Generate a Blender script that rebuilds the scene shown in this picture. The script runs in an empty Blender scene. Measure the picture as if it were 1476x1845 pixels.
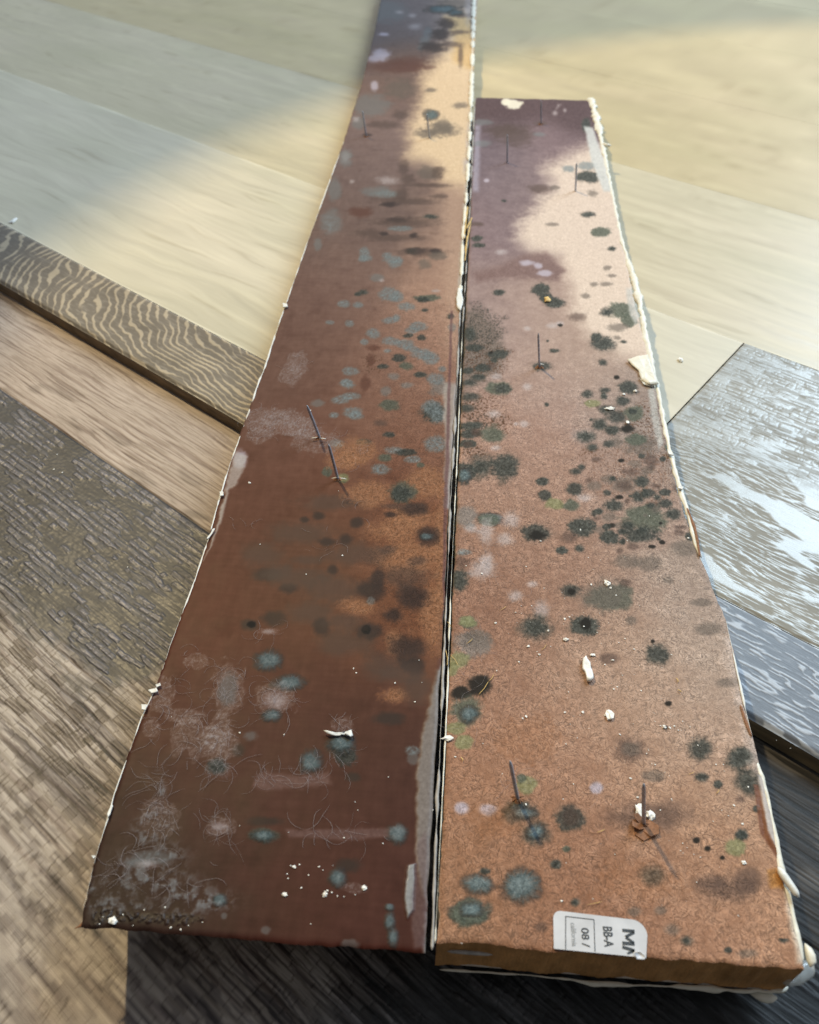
import bpy, bmesh, math, random
import numpy as np
from mathutils import Vector, Matrix, noise as mnoise

random.seed(7)
SC = bpy.context.scene
COL = SC.collection

# ------------------------------------------------------------------ camera
F, CX, CY = 1478.0, 738.0, 922.5          # focal length and centre of the 1476 x 1845 photograph, in its pixels
CAM_H = 0.2156                            # metres above the top of the raised planks
PITCH = math.atan2(CY + 536, F)           # camera looks this far below the horizon
cam_data = bpy.data.cameras.new('camera'); cam = bpy.data.objects.new('camera', cam_data); COL.objects.link(cam)
cam.location = (0, 0, CAM_H); cam.rotation_euler = (math.pi / 2 - PITCH, 0, 0)
cam_data.sensor_fit = 'VERTICAL'; cam_data.sensor_height = 36.0
cam_data.lens = 36.0 * F / 1845.0
cam_data.clip_start = 0.005; cam_data.clip_end = 60
cam_data.dof.use_dof = True; cam_data.dof.focus_distance = 0.262
cam_data.dof.aperture_fstop = cam_data.lens / 1.4      # a pupil of 1.4 mm
SC.camera = cam
SC.render.resolution_x, SC.render.resolution_y = 819, 1024

# ------------------------------------------------------------------ light
vs = SC.view_settings
vs.view_transform = 'Standard'; vs.look = 'None'; vs.gamma = 1.0; vs.exposure = 0.0; vs.use_curve_mapping = False
world = bpy.data.worlds.new('World'); SC.world = world; world.use_nodes = True
wt = world.node_tree; wt.nodes.clear()
wo = wt.nodes.new('ShaderNodeOutputWorld'); wb = wt.nodes.new('ShaderNodeBackground')
wc = wt.nodes.new('ShaderNodeTexCoord'); wsx = wt.nodes.new('ShaderNodeSeparateXYZ')
wt.links.new(wc.outputs['Generated'], wsx.inputs[0])
# a dim room: brighter towards the window wall (ahead and right), dark near the floor and behind the photographer
dotn = wt.nodes.new('ShaderNodeVectorMath'); dotn.operation = 'DOT_PRODUCT'
dotn.inputs[1].default_value = (0.45, 0.86, 0.20)
wt.links.new(wc.outputs['Generated'], dotn.inputs[0])
wr = wt.nodes.new('ShaderNodeValToRGB')
wr.color_ramp.elements[0].position = 0.0; wr.color_ramp.elements[0].color = (0.17, 0.15, 0.13, 1)
wr.color_ramp.elements[1].position = 1.0; wr.color_ramp.elements[1].color = (1.05, 1.12, 1.22, 1)
e = wr.color_ramp.elements.new(0.42); e.color = (0.18, 0.195, 0.20, 1)
wmr = wt.nodes.new('ShaderNodeMapRange'); wmr.inputs['From Min'].default_value = -0.9; wmr.inputs['From Max'].default_value = 1.0
wt.links.new(dotn.outputs['Value'], wmr.inputs[0]); wt.links.new(wmr.outputs[0], wr.inputs[0])
wt.links.new(wr.outputs[0], wb.inputs['Color']); wb.inputs['Strength'].default_value = 0.62
wt.links.new(wb.outputs[0], wo.inputs[0])

def aim(o, loc, target):
    o.location = loc
    o.rotation_euler = (Vector(target) - Vector(loc)).to_track_quat('-Z', 'Y').to_euler()

def direction(az, el, dist, c=(0.05, 0.28, 0.0)):
    a, e_ = math.radians(az), math.radians(el)
    return (c[0] + dist * math.cos(e_) * math.sin(a), c[1] + dist * math.cos(e_) * math.cos(a), c[2] + dist * math.sin(e_))

ld = bpy.data.lights.new('window_light', 'AREA'); ld.shape = 'RECTANGLE'; ld.size = 0.80; ld.size_y = 1.45
ld.energy = 57.0; ld.color = (0.64, 0.83, 1.0)
lo = bpy.data.objects.new('window_light', ld); COL.objects.link(lo); aim(lo, direction(43, 40, 2.4), (0.05, 0.28, 0))
sd = bpy.data.lights.new('warm_lamp', 'SPOT'); sd.energy = 118.0; sd.color = (1.0, 0.78, 0.42)
so = bpy.data.objects.new('warm_lamp', sd); COL.objects.link(so)
sd.shadow_soft_size = 0.034; sd.spot_blend = 0.006
LAMP_AT = (-0.70, 1.18, 1.70)
LAMP_TO = (0.62, 0.06, 0.0)
aim(so, LAMP_AT, LAMP_TO)
_a = (Vector(LAMP_TO) - Vector(LAMP_AT)).normalized(); _b = (Vector((-0.085, 0.63, 0)) - Vector(LAMP_AT)).normalized()
sd.spot_size = 2 * _a.angle(_b)

# ------------------------------------------------------------------ survey: points of the photograph on horizontal planes
cP, sP = math.cos(PITCH), math.sin(PITCH)
def at(x, y, z=0.0):
    a = (x - CX) / F; b = (y - CY) / F
    d = (a, cP - b * sP, -sP - b * cP); t = (CAM_H - z) / -d[2]
    return np.array([d[0] * t, d[1] * t])
def px_of(X, Y, Z):
    """photograph pixel of world points (arrays)"""
    dz = Z - CAM_H
    depth = Y * cP - dz * sP; up = Y * sP + dz * cP
    depth = np.maximum(depth, 0.02)
    return CX + F * X / depth, CY - F * up / depth

TOP = 0.0156                                   # top of the boards above the raised planks
LOW = -0.0068                                  # older floor below the raised planks
B_ANG = math.atan2(152, math.hypot(F, CY + 536))
BU = np.array([math.cos(B_ANG), -math.sin(B_ANG)]); BV = np.array([math.sin(B_ANG), math.cos(B_ANG)])
P_ANG = math.atan2(-2538, math.hypot(F, CY + 536))
PD = np.array([math.sin(P_ANG), math.cos(P_ANG)]); PN = np.array([math.cos(P_ANG), -math.sin(P_ANG)])
def uv_of(x, y, z=TOP):
    p = at(x, y, z); return float(p @ BU), float(p @ BV)

# ------------------------------------------------------------------ noise
def _h(ix, iy, seed):
    n = (ix.astype(np.int64) * 374761393 + iy.astype(np.int64) * 668265263 + seed * 974634777) & 0xFFFFFFFF
    n = ((n ^ (n >> 13)) * 1274126177) & 0xFFFFFFFF
    n = (n ^ (n >> 16))
    return (n & 0xFFFF) / 65535.0 * 2 * np.pi
def perlin(x, y, seed=0):
    x0 = np.floor(x); y0 = np.floor(y); fx = x - x0; fy = y - y0
    def g(dx, dy):
        a = _h(x0 + dx, y0 + dy, seed); return np.cos(a) * (fx - dx) + np.sin(a) * (fy - dy)
    sx = fx * fx * fx * (fx * (fx * 6 - 15) + 10); sy = fy * fy * fy * (fy * (fy * 6 - 15) + 10)
    a = g(0, 0); b = g(1, 0); c = g(0, 1); d = g(1, 1)
    return ((a + (b - a) * sx) + ((c + (d - c) * sx) - (a + (b - a) * sx)) * sy) * 1.5
def fbm(x, y, seed=0, oc=4, gain=0.5):
    r = 0; a = 1; t = 0
    for i in range(oc):
        r = r + a * perlin(x * 2 ** i + 13.7 * i, y * 2 ** i - 7.1 * i, seed + i); t += a; a *= gain
    return r / t * 1.3
def ridge(x, y, seed=0, w=0.12):
    return np.clip(1 - np.abs(perlin(x, y, seed)) / w, 0, 1)
def ss(a, b, x):
    t = np.clip((x - a) / (b - a), 0, 1); return t * t * (3 - 2 * t)
def lin(c):
    c = np.asarray(c, float) / 255.0
    return np.where(c <= 0.04045, c / 12.92, ((np.maximum(c, 0) + 0.055) / 1.055) ** 2.4)

# ------------------------------------------------------------------ object helpers
def tag(o, label=None, cat=None, group=None, kind=None):
    if label: o['label'] = label
    if cat: o['category'] = cat
    if group: o['group'] = group
    if kind: o['kind'] = kind
    return o
def link(name, me, mat, parent=None):
    o = bpy.data.objects.new(name, me); COL.objects.link(o)
    if mat: me.materials.append(mat)
    if parent: o.parent = parent
    return o
def empty(name, loc, rz=0.0):
    o = bpy.data.objects.new(name, None); COL.objects.link(o); o.empty_display_size = 0.01
    o.location = loc; o.rotation_euler = (0, 0, rz); return o
def mesh_np(name, co, quads, colors=None, surf=None, smooth=True, tris=None):
    me = bpy.data.meshes.new(name)
    co = np.ascontiguousarray(co, np.float32); n = len(co)
    quads = np.asarray(quads, np.int32).reshape(-1, 4); nt = 0 if tris is None else len(tris)
    me.vertices.add(n); me.vertices.foreach_set('co', co.ravel())
    li = quads.ravel()
    if nt: li = np.concatenate([li, np.asarray(tris, np.int32).ravel()])
    me.loops.add(len(li)); me.loops.foreach_set('vertex_index', li)
    nq = len(quads); me.polygons.add(nq + nt)
    st = np.concatenate([np.arange(nq) * 4, nq * 4 + np.arange(nt) * 3]).astype(np.int32)
    me.polygons.foreach_set('loop_start', st)
    me.polygons.foreach_set('use_smooth', np.full(nq + nt, smooth, bool))
    me.update(calc_edges=True)
    if colors is not None:
        a = me.attributes.new('Col', 'FLOAT_COLOR', 'POINT')
        c = np.ones((n, 4), np.float32); c[:, :3] = colors; a.data.foreach_set('color', c.ravel())
    if surf is not None:
        a = me.attributes.new('Surf', 'FLOAT_COLOR', 'POINT')
        c = np.ones((n, 4), np.float32); c[:, :3] = surf; a.data.foreach_set('color', c.ravel())
    me.validate(); return me
def grid_quads(nr, nc, off=0):
    i = np.arange(nr - 1)[:, None] * nc + np.arange(nc - 1)[None, :] + off
    return np.stack([i, i + 1, i + nc + 1, i + nc], -1).reshape(-1, 4)

# ------------------------------------------------------------------ materials
def new_mat(name):
    m = bpy.data.materials.new(name); m.use_nodes = True; nt = m.node_tree
    return m, nt, nt.nodes['Principled BSDF']
def N(nt, typ, **kw):
    n = nt.nodes.new(typ)
    for k, v in kw.items():
        if k == 'op': n.operation = v
        else: setattr(n, k, v)
    return n
def fibre_nodes(nt, along, across, warp=0.0006, seed=0.0, lo=0.90):
    """max of thin ridges in several directions: the chopped fibres of the board"""
    tc = N(nt, 'ShaderNodeTexCoord'); wn = N(nt, 'ShaderNodeTexNoise'); wn.inputs['Scale'].default_value = 420; wn.inputs['Detail'].default_value = 1
    nt.links.new(tc.outputs['Object'], wn.inputs['Vector'])
    sub = N(nt, 'ShaderNodeVectorMath', op='SUBTRACT'); sub.inputs[1].default_value = (.5, .5, .5); nt.links.new(wn.outputs['Color'], sub.inputs[0])
    sc = N(nt, 'ShaderNodeVectorMath', op='SCALE'); sc.inputs['Scale'].default_value = warp * 2; nt.links.new(sub.outputs[0], sc.inputs[0])
    ad = N(nt, 'ShaderNodeVectorMath', op='ADD'); nt.links.new(tc.outputs['Object'], ad.inputs[0]); nt.links.new(sc.outputs[0], ad.inputs[1])
    prev = None
    for i, ang in enumerate((5, 40, 76, 109, 146)):
        m0 = N(nt, 'ShaderNodeMapping'); m0.inputs['Rotation'].default_value = (0, 0, math.radians(ang + seed * 17)); nt.links.new(ad.outputs[0], m0.inputs[0])
        mp = N(nt, 'ShaderNodeMapping'); mp.inputs['Scale'].default_value = (along, across, 1)
        mp.inputs['Location'].default_value = (seed + i * 3.3, i * 7.7 - seed, i)
        nt.links.new(m0.outputs[0], mp.inputs[0])
        ns = N(nt, 'ShaderNodeTexNoise'); ns.inputs['Scale'].default_value = 1; ns.inputs['Detail'].default_value = 0
        nt.links.new(mp.outputs[0], ns.inputs['Vector'])
        mr = N(nt, 'ShaderNodeMapRange'); mr.inputs['From Min'].default_value = 0.62; mr.inputs['From Max'].default_value = 0.74
        nt.links.new(ns.outputs['Fac'], mr.inputs[0])
        if prev is None: prev = mr.outputs[0]
        else:
            mx = N(nt, 'ShaderNodeMath', op='MAXIMUM'); nt.links.new(prev, mx.inputs[0]); nt.links.new(mr.outputs[0], mx.inputs[1]); prev = mx.outputs[0]
    return prev
def mul_colour(nt, col, fac_out):
    m = N(nt, 'ShaderNodeVectorMath', op='SCALE'); nt.links.new(col, m.inputs[0]); nt.links.new(fac_out, m.inputs['Scale']); return m.outputs[0]
def board_material(name):
    m, nt, b = new_mat(name)
    ca = N(nt, 'ShaderNodeAttribute', attribute_name='Col'); sa = N(nt, 'ShaderNodeAttribute', attribute_name='Surf')
    sp = N(nt, 'ShaderNodeSeparateColor'); nt.links.new(sa.outputs['Color'], sp.inputs[0])   # R fibre, G roughness, B grain
    light = fibre_nodes(nt, 360, 3000, 0.0011, 0.0); dark = fibre_nodes(nt, 380, 2800, 0.0011, 4.1)
    tc = N(nt, 'ShaderNodeTexCoord'); fn = N(nt, 'ShaderNodeTexNoise'); fn.inputs['Scale'].default_value = 2600; fn.inputs['Detail'].default_value = 3; fn.inputs['Roughness'].default_value = .7
    nt.links.new(tc.outputs['Object'], fn.inputs['Vector'])
    # factor = 1 + fibre*(0.34*light - 0.36*dark) + grain*(noise-0.5)
    a = N(nt, 'ShaderNodeMath', op='MULTIPLY'); a.inputs[1].default_value = 0.40; nt.links.new(light, a.inputs[0])
    d = N(nt, 'ShaderNodeMath', op='MULTIPLY_ADD'); d.inputs[1].default_value = -0.46; nt.links.new(dark, d.inputs[0]); nt.links.new(a.outputs[0], d.inputs[2])
    e1 = N(nt, 'ShaderNodeMath', op='MULTIPLY_ADD'); e1.inputs[2].default_value = 1.0; nt.links.new(d.outputs[0], e1.inputs[0]); nt.links.new(sp.outputs[0], e1.inputs[1])
    s1 = N(nt, 'ShaderNodeMath', op='SUBTRACT'); s1.inputs[1].default_value = .5; nt.links.new(fn.outputs['Fac'], s1.inputs[0])
    g1 = N(nt, 'ShaderNodeMath', op='MULTIPLY_ADD'); nt.links.new(s1.outputs[0], g1.inputs[0]); nt.links.new(sp.outputs[2], g1.inputs[1]); nt.links.new(e1.outputs[0], g1.inputs[2])
    nt.links.new(mul_colour(nt, ca.outputs['Color'], g1.outputs[0]), b.inputs['Base Color'])
    nt.links.new(sp.outputs[1], b.inputs['Roughness'])
    hm = N(nt, 'ShaderNodeMath', op='MULTIPLY'); nt.links.new(d.outputs[0], hm.inputs[0]); nt.links.new(sp.outputs[0], hm.inputs[1])
    h2 = N(nt, 'ShaderNodeMath', op='MULTIPLY_ADD'); nt.links.new(s1.outputs[0], h2.inputs[0]); nt.links.new(sp.outputs[2], h2.inputs[1]); nt.links.new(hm.outputs[0], h2.inputs[2])
    bp = N(nt, 'ShaderNodeBump'); bp.inputs['Distance'].default_value = 0.00009; bp.inputs['Strength'].default_value = 0.9
    nt.links.new(h2.outputs[0], bp.inputs['Height']); nt.links.new(bp.outputs[0], b.inputs['Normal'])
    b.inputs['Specular IOR Level'].default_value = 0.15
    return m
def plank_material(name, streak=0.35, bump=0.00005, sx=45, sy=1500):
    m, nt, b = new_mat(name)
    ca = N(nt, 'ShaderNodeAttribute', attribute_name='Col'); sa = N(nt, 'ShaderNodeAttribute', attribute_name='Surf')
    sp = N(nt, 'ShaderNodeSeparateColor'); nt.links.new(sa.outputs['Color'], sp.inputs[0])
    tc = N(nt, 'ShaderNodeTexCoord'); mp = N(nt, 'ShaderNodeMapping'); mp.inputs['Scale'].default_value = (sx, sy, 1)
    nt.links.new(tc.outputs['Object'], mp.inputs[0])
    ns = N(nt, 'ShaderNodeTexNoise'); ns.inputs['Scale'].default_value = 1; ns.inputs['Detail'].default_value = 4; ns.inputs['Roughness'].default_value = .6
    nt.links.new(mp.outputs[0], ns.inputs['Vector'])
    s1 = N(nt, 'ShaderNodeMath', op='SUBTRACT'); s1.inputs[1].default_value = .5; nt.links.new(ns.outputs['Fac'], s1.inputs[0])
    g = N(nt, 'ShaderNodeMath', op='MULTIPLY_ADD'); g.inputs[1].default_value = streak * 2; g.inputs[2].default_value = 1.0; nt.links.new(s1.outputs[0], g.inputs[0])
    nt.links.new(mul_colour(nt, ca.outputs['Color'], g.outputs[0]), b.inputs['Base Color'])
    f2 = N(nt, 'ShaderNodeTexNoise'); f2.inputs['Scale'].default_value = 1800; f2.inputs['Detail'].default_value = 2; nt.links.new(tc.outputs['Object'], f2.inputs['Vector'])
    ra = N(nt, 'ShaderNodeMath', op='MULTIPLY_ADD'); ra.inputs[1].default_value = 0.14; nt.links.new(f2.outputs['Fac'], ra.inputs[0]); nt.links.new(sp.outputs[1], ra.inputs[2])
    nt.links.new(ra.outputs[0], b.inputs['Roughness'])
    hh = N(nt, 'ShaderNodeMath', op='MULTIPLY_ADD'); hh.inputs[1].default_value = 0.25; nt.links.new(f2.outputs['Fac'], hh.inputs[0]); nt.links.new(ns.outputs['Fac'], hh.inputs[2])
    bp = N(nt, 'ShaderNodeBump'); bp.inputs['Distance'].default_value = bump; nt.links.new(hh.outputs[0], bp.inputs['Height']); nt.links.new(bp.outputs[0], b.inputs['Normal'])
    b.inputs['Specular IOR Level'].default_value = 0.5
    return m
def simple_mat(name, rgb, rough=0.5, metal=0.0, vary=0.15, scale=900, bump=0.0001, trans=0.0):
    m, nt, b = new_mat(name)
    tc = N(nt, 'ShaderNodeTexCoord'); ns = N(nt, 'ShaderNodeTexNoise'); ns.inputs['Scale'].default_value = scale; ns.inputs['Detail'].default_value = 3
    nt.links.new(tc.outputs['Object'], ns.inputs['Vector'])
    r = N(nt, 'ShaderNodeValToRGB'); c = lin(rgb)
    r.color_ramp.elements[0].position = .3; r.color_ramp.elements[0].color = (*(c * (1 - vary)), 1)
    r.color_ramp.elements[1].position = .7; r.color_ramp.elements[1].color = (*np.minimum(c * (1 + vary), .95), 1)
    nt.links.new(ns.outputs['Fac'], r.inputs[0]); nt.links.new(r.outputs[0], b.inputs['Base Color'])
    b.inputs['Roughness'].default_value = rough; b.inputs['Metallic'].default_value = metal
    if trans: b.inputs['Alpha'].default_value = 1 - trans
    bp = N(nt, 'ShaderNodeBump'); bp.inputs['Distance'].default_value = bump; nt.links.new(ns.outputs['Fac'], bp.inputs['Height']); nt.links.new(bp.outputs[0], b.inputs['Normal'])
    return m
M_BOARD = board_material('moulded_fibreboard')
M_TAN = plank_material('tan_plank_print', 0.06, 0.00004, 30, 900)
M_WHITE = plank_material('limed_plank_print', 0.12, 0.00006, 60, 2200)
M_WAVY = plank_material('grey_grain_print', 0.16, 0.00006, 60, 1600)
M_OLD = plank_material('old_floor_print', 0.22, 0.00008, 60, 1500)
M_CAULK = simple_mat('cream_caulk', (226, 222, 208), 0.42, vary=.06, scale=500, bump=.0002)
M_PAINT = simple_mat('white_paint', (222, 222, 218), 0.45, vary=.06, scale=900)
M_DULL = simple_mat('dusty_paint', (160, 155, 150), 0.55, vary=.25, scale=500)
M_NAIL = simple_mat('nail_steel', (168, 176, 190), 0.28, 0.25, vary=.35, scale=1500, bump=.00003)
M_RUST = simple_mat('torn_brown_fibre', (140, 98, 70), 0.8, vary=.3, scale=1500)
M_GLUE = simple_mat('clear_glue', (200, 200, 195), 0.12, vary=.05, scale=200, trans=0.45)
M_YELLOW = simple_mat('yellow_fibre', (214, 180, 110), 0.6, vary=.2)
M_LABEL = simple_mat('label_paper', (198, 198, 202), 0.42, vary=.12, scale=160, bump=.00005)
M_INK = simple_mat('label_ink', (48, 52, 56), 0.5, vary=.25, scale=2500)
M_INKG = simple_mat('faded_label_ink', (132, 136, 140), 0.5, vary=.2, scale=2500)
M_CHIP = simple_mat('paint_chip_white', (238, 236, 230), 0.5, vary=.04)

# ------------------------------------------------------------------ floors
def spaced(lo, hi, fn):
    """positions from lo to hi whose spacing at p is fn(p)"""
    out = [lo]; p = lo
    while p < hi: p = p + fn(p); out.append(p)
    out[-1] = hi
    return np.array(out)
def view_step(t, s, z, k):
    x, y = t * PD + s * PN
    px, py = px_of(np.array([x]), np.array([y]), np.array([z])); px, py = px[0], py[0]
    dep = y * cP - (z - CAM_H) * sP
    if dep < 0.1: return 0.004
    out = max(0, -px, px - 1476, -py, py - 1845)
    return k * max(dep, .15) / F * (1 + out / 60.0)

def wave(t, s, k, w=0.0): return perlin(t * k, s * k, 5) * w
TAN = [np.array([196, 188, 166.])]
def pat_tan(T, S, z):
    t, s = T * 1e3, S * 1e3
    wx = fbm(t / 90, s / 30, 3, 3) * 8
    g = fbm(t / 120, (s + wx) / 7, 11, 4); g2 = fbm(t / 40, (s + wx) / 2.2, 19, 3); big = fbm(t / 160, s / 60, 23, 3)
    c = TAN[0][None, None, :] + (g[..., None] * np.array([12, 12, 11.])) + g2[..., None] * 5 + big[..., None] * np.array([10, 8, 10.])
    dk = ss(.35, .75, fbm(t / 70, (s + wx) / 5, 71, 3))
    c = c - dk[..., None] * np.array([13, 14, 15.])
    hgt = 0.00003 * g2 + 0.00005 * g
    gr = ss(.25, .6, g2) * ss(150, 60, t)          # open grain shows in the near right part
    rel = (s - 204) % 153.3; glintw = ss(1.6, .3, np.minimum(rel, 153.3 - rel)) * (.4 + .6 * ss(-.2, .3, perlin(t / 40, s / 90, 72)))
    c = c + glintw[..., None] * 34  # light glinting on the seams, painted as a pale band
    surf = np.stack([g * 0, np.full_like(g, 0.33) + 0.08 * g, g * 0], -1)
    return c, hgt - gr * 0.00008, surf
def saw_blocks(t, s, seed):
    """grooves along the grain and short saw cuts across it"""
    w = perlin(t / 30, s / 14, seed) * 1.5; w2 = perlin(t / 60, s / 30, seed + 9) * 6
    along = np.maximum(ss(.12, .30, perlin(t / 8, (s + w) / .75, seed + 1)), ss(.10, .26, perlin(t / 15, (s + w) / 1.3, seed + 2)))
    cross = ss(.22, .40, perlin((t + w2) / .8, s / 5, seed + 3)) * ss(-.05, .2, perlin(t / 14, s / 8, seed + 6))
    return along, cross
def bricks(t, s, seed, rowh, blen, gap=.16):
    """saw mark print: rows of small blocks; returns gap mask and a random value per block"""
    sw = s + .5 * perlin(t / 9, s / 6, seed) + 2.5 * perlin(t / 60, s / 20, seed + 1)
    ri = np.floor(sw / rowh); fr = sw / rowh - ri
    off = (np.sin(ri * 91.7 + seed) * 43758.5) % 1.0; ln = blen * (.6 + 1.1 * ((np.sin(ri * 37.1 + seed) * 9631.7) % 1.0))
    tw = t + .35 * perlin(t / 2, s / 1.2, seed + 2) + ri * .15
    bi = np.floor(tw / ln + off); ft = (tw / ln + off) - bi
    rnd_ = (np.sin(ri * 127.1 + bi * 311.7 + seed) * 43758.5453) % 1.0
    ga = ss(gap, gap * .35, np.minimum(fr, 1 - fr) + .06 * perlin(t / 1.6, s / .8, seed + 4)); gc = ss(.30, .10, np.minimum(ft, 1 - ft) * ln)
    return np.maximum(ga, gc), rnd_
def pat_white(T, S, z):
    t, s = T * 1e3, S * 1e3
    rel = s - 204
    al, cr = saw_blocks(t, s, 31)
    w = fbm(t / 45, s / 22, 37, 3)
    fine = ss(.02, .22, perlin(t / 13, (s + 3 * w) / .95, 41))
    plateau = ss(.24, .31, fbm((t + 12 * w) / 48, (s + 6 * w) / 11, 43, 2))
    saw_zone = ss(66, 84, rel + 6 * w)
    fine = np.maximum(fine, ss(.0, .2, perlin(t / 7, (s + 3 * w) / .6, 141)))
    groove_low = (1 - plateau) * fine
    bg, br = bricks(t, s, 211, 2.3, 5.5); bsel = ss(-.35, .1, fbm(t / 20, s / 8, 213, 3))
    groove_saw = np.clip(np.maximum(bg * bsel * .8, (br > .86) * .6) + 0.7 * np.maximum(al * ss(-.25, .1, perlin(t / 12, s / 4, 47)), cr), 0, 1)
    gv = groove_low * (1 - saw_zone) + groove_saw * saw_zone
    edge = ss(1.2, 0.1, rel) + ss(1.0, 0.1, 153 - rel) + ss(1.0, .1, 88 - t)
    gv = np.clip(gv, 0, 1)
    c = np.array([166, 168, 166.]) + w[..., None] * 12
    c = c - gv[..., None] * np.array([34, 40, 48.])
    hgt = -0.00015 * gv - 0.0004 * np.clip(edge, 0, 1) + 0.00002 * perlin(t / 4, s / 2, 9)
    surf = np.stack([gv * 0, 0.22 + 0.36 * gv, gv * 0], -1)
    return c, hgt, surf
def pat_wavy(T, S, z):
    t, s = T * 1e3, S * 1e3
    w = fbm(t / 32, s / 30, 51, 2)
    tt = np.maximum(t - 262, 0)
    phi = np.hypot(tt / 6.0, (s - 213) / 3.0) + 1.5 * w + .16 * perlin(t / 3.5, s / 5, 57) + ss(140, 60, t) * 1.1 * perlin(t / 16, s / 2.6, 56)
    ln = np.sin(2 * np.pi * phi); wd = .42 + .6 * perlin(t / 14, s / 7, 53) + ss(140, 60, t) * (.8 * perlin(t / 9, s / 1.4, 54) + .12)
    line = ss(wd, wd + .45, ln)
    fl = ss(.1, .5, perlin(t / 9, s / 1.0, 59)) * .35 + ss(.2, .6, perlin(t / 4, s / 1.3, 58)) * .35
    fl = fl * (1 - line)
    c = np.array([98, 90, 80.]) + line[..., None] * np.array([68, 62, 50.]) + fl[..., None] * 40 + fbm(t / 40, s / 12, 61, 3)[..., None] * 12
    right = ss(120, 60, t)                        # towards the right end bluish window glare is painted in as slate
    c = c * (1 - right[..., None]) + right[..., None] * (np.array([92, 96, 104.]) + line[..., None] * 66 + fl[..., None] * 30)
    c = c + ss(202.7, 203.6, s)[..., None] * 46  # bright bevel glint along the far edge, put into the colour
    edge = ss(2.6, 0.0, s - 166) ** 2 * 1.0
    hgt = 0.00010 * line - 0.0009 * edge - 0.0003 * ss(.9, .1, 204 - s)
    surf = np.stack([line * 0, 0.40 - 0.06 * line, line * 0], -1)
    return c, hgt, surf
def pat_old(T, S, z):
    t, s = T * 1e3, S * 1e3
    X, Y = T[..., None] * PD + S[..., None] * PN, None
    ix, iy = px_of(X[..., 0], X[..., 1], z)
    w = fbm(t / 60, s / 18, 63, 3)
    upper = ss(117.8, 118.6, s)                   # strip next to the raised planks
    g = fbm(t / 34, (s + 4 * w) / 1.6, 65, 3); g1 = ss(.10, .40, perlin(t / 42, (s + 1.6 * w) / 1.3, 66)) * .7 + .4 * ss(.1, .5, g); g2 = ss(.08, .34, perlin(t / 20, (s + 1.6 * w) / .62, 67))
    cu = np.array([172, 156, 144.]) + w[..., None] * 16 - g1[..., None] * np.array([44, 46, 44.]) - g2[..., None] * 26
    dkb = ss(.12, .45, fbm(t / 30, s / 9, 69, 3)) * ss(144, 120, s)
    cu = cu - dkb[..., None] * np.array([38, 36, 34.])
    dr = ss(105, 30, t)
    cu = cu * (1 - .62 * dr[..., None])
    LB = 51 + 28 * ss(170, 150, t)
    # wide plank: dark worn area behind, limed light area in front
    lim = ss(-.7, .7, (LB - s) / 9 + .9 * fbm(t / 22, s / 6, 73, 4) + .3 * perlin(t / 5, s / 2, 74)) * ss(10, 70, t)
    al, cr = saw_blocks(t, s, 81)
    chunks = ss(-.10, .02, fbm(t / 20, s / 9, 83, 5))             # raised greyish scabs
    bg, br = bricks(t, s, 221, 2.7, 5.0, .20); bg2, br2 = bricks(t + 3, s + 1, 227, 1.5, 3.2, .22)
    pres = fbm(t / 24, s / 11, 84, 4)
    chunks = ss(-.04, .04, pres + (br - .5) * .5 + .12) * (1 - bg) * (.45 + .55 * ss(-.1, .1, (br2 - .5) * .6 + .2 + perlin(t / 8, s / 3, 85)) * (1 - .7 * bg2))
    gl = ss(.05, .5, fbm(t / 55, (s + 3 * w) / 2.6, 87, 3)); gl2 = np.maximum(ss(.16, .36, perlin(t / 26, (s + 2.5 * w) / .9, 88)) * .8, ss(.14, .30, perlin(t / 11, (s + 2.5 * w) / .55, 188)) * .55)
    gl2 = gl2 * (.55 + .45 * ss(-.3, .3, perlin(t / 40, s / 5, 90)))
    blk = np.clip(np.maximum(al, cr), 0, 1)
    cd = np.array([46, 48, 54.]) + (chunks * (1 - .35 * blk))[..., None] * np.array([72, 65, 63.]) + w[..., None] * 12 - (blk * .3)[..., None] * 20
    cl = np.array([172, 160, 149.]) + w[..., None] * 14 - gl[..., None] * np.array([26, 28, 26.]) - gl2[..., None] * np.array([76, 74, 66.]) - (cr * ss(-.2, .2, perlin(t / 15, s / 6, 91)))[..., None] * 34
    st = ss(.12, .5, fbm(t / 60, s / 5, 93, 4)); cl = cl - st[..., None] * np.array([46, 44, 38.])
    hb = ss(-25, 40, s + 10 * w); cl = cl - (bg * (.35 + .65 * hb) * 34 + (br > .72) * hb * 34)[..., None]
    ce = cd * (1 - lim[..., None]) + cl * lim[..., None]
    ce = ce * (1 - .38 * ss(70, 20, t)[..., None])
    c = ce * (1 - upper[..., None]) + cu * upper[..., None]
    seam = ss(.75, .25, np.abs(s - 118.2))
    c = c - seam[..., None] * 30
    hd = 0.00030 * chunks * (1 - .35 * blk) + 0.00006 * perlin(t / 1.5, s / 1.2, 95)
    hl = -0.00016 * np.maximum(np.maximum(gl2, cr * .6), bg * ss(0, 45, s)) - 0.00004 * gl
    he = hd * (1 - lim) + hl * lim
    hu = -0.00006 * g1
    hgt = he * (1 - upper) + hu * upper - 0.0004 * seam
    rough = (0.34 + .10 * blk) * (1 - lim) + .46 * lim; rough = rough * (1 - upper) + .44 * upper
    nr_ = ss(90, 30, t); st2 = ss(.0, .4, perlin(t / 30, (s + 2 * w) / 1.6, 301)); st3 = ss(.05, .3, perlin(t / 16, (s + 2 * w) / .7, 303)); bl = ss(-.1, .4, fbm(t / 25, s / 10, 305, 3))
    c = c + nr_[..., None] * (60 * bl * (1 - .7 * st2) - 42 * st2 - 22 * st3)[..., None]; hgt = hgt - .00010 * nr_ * np.maximum(st2, st3)
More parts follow.
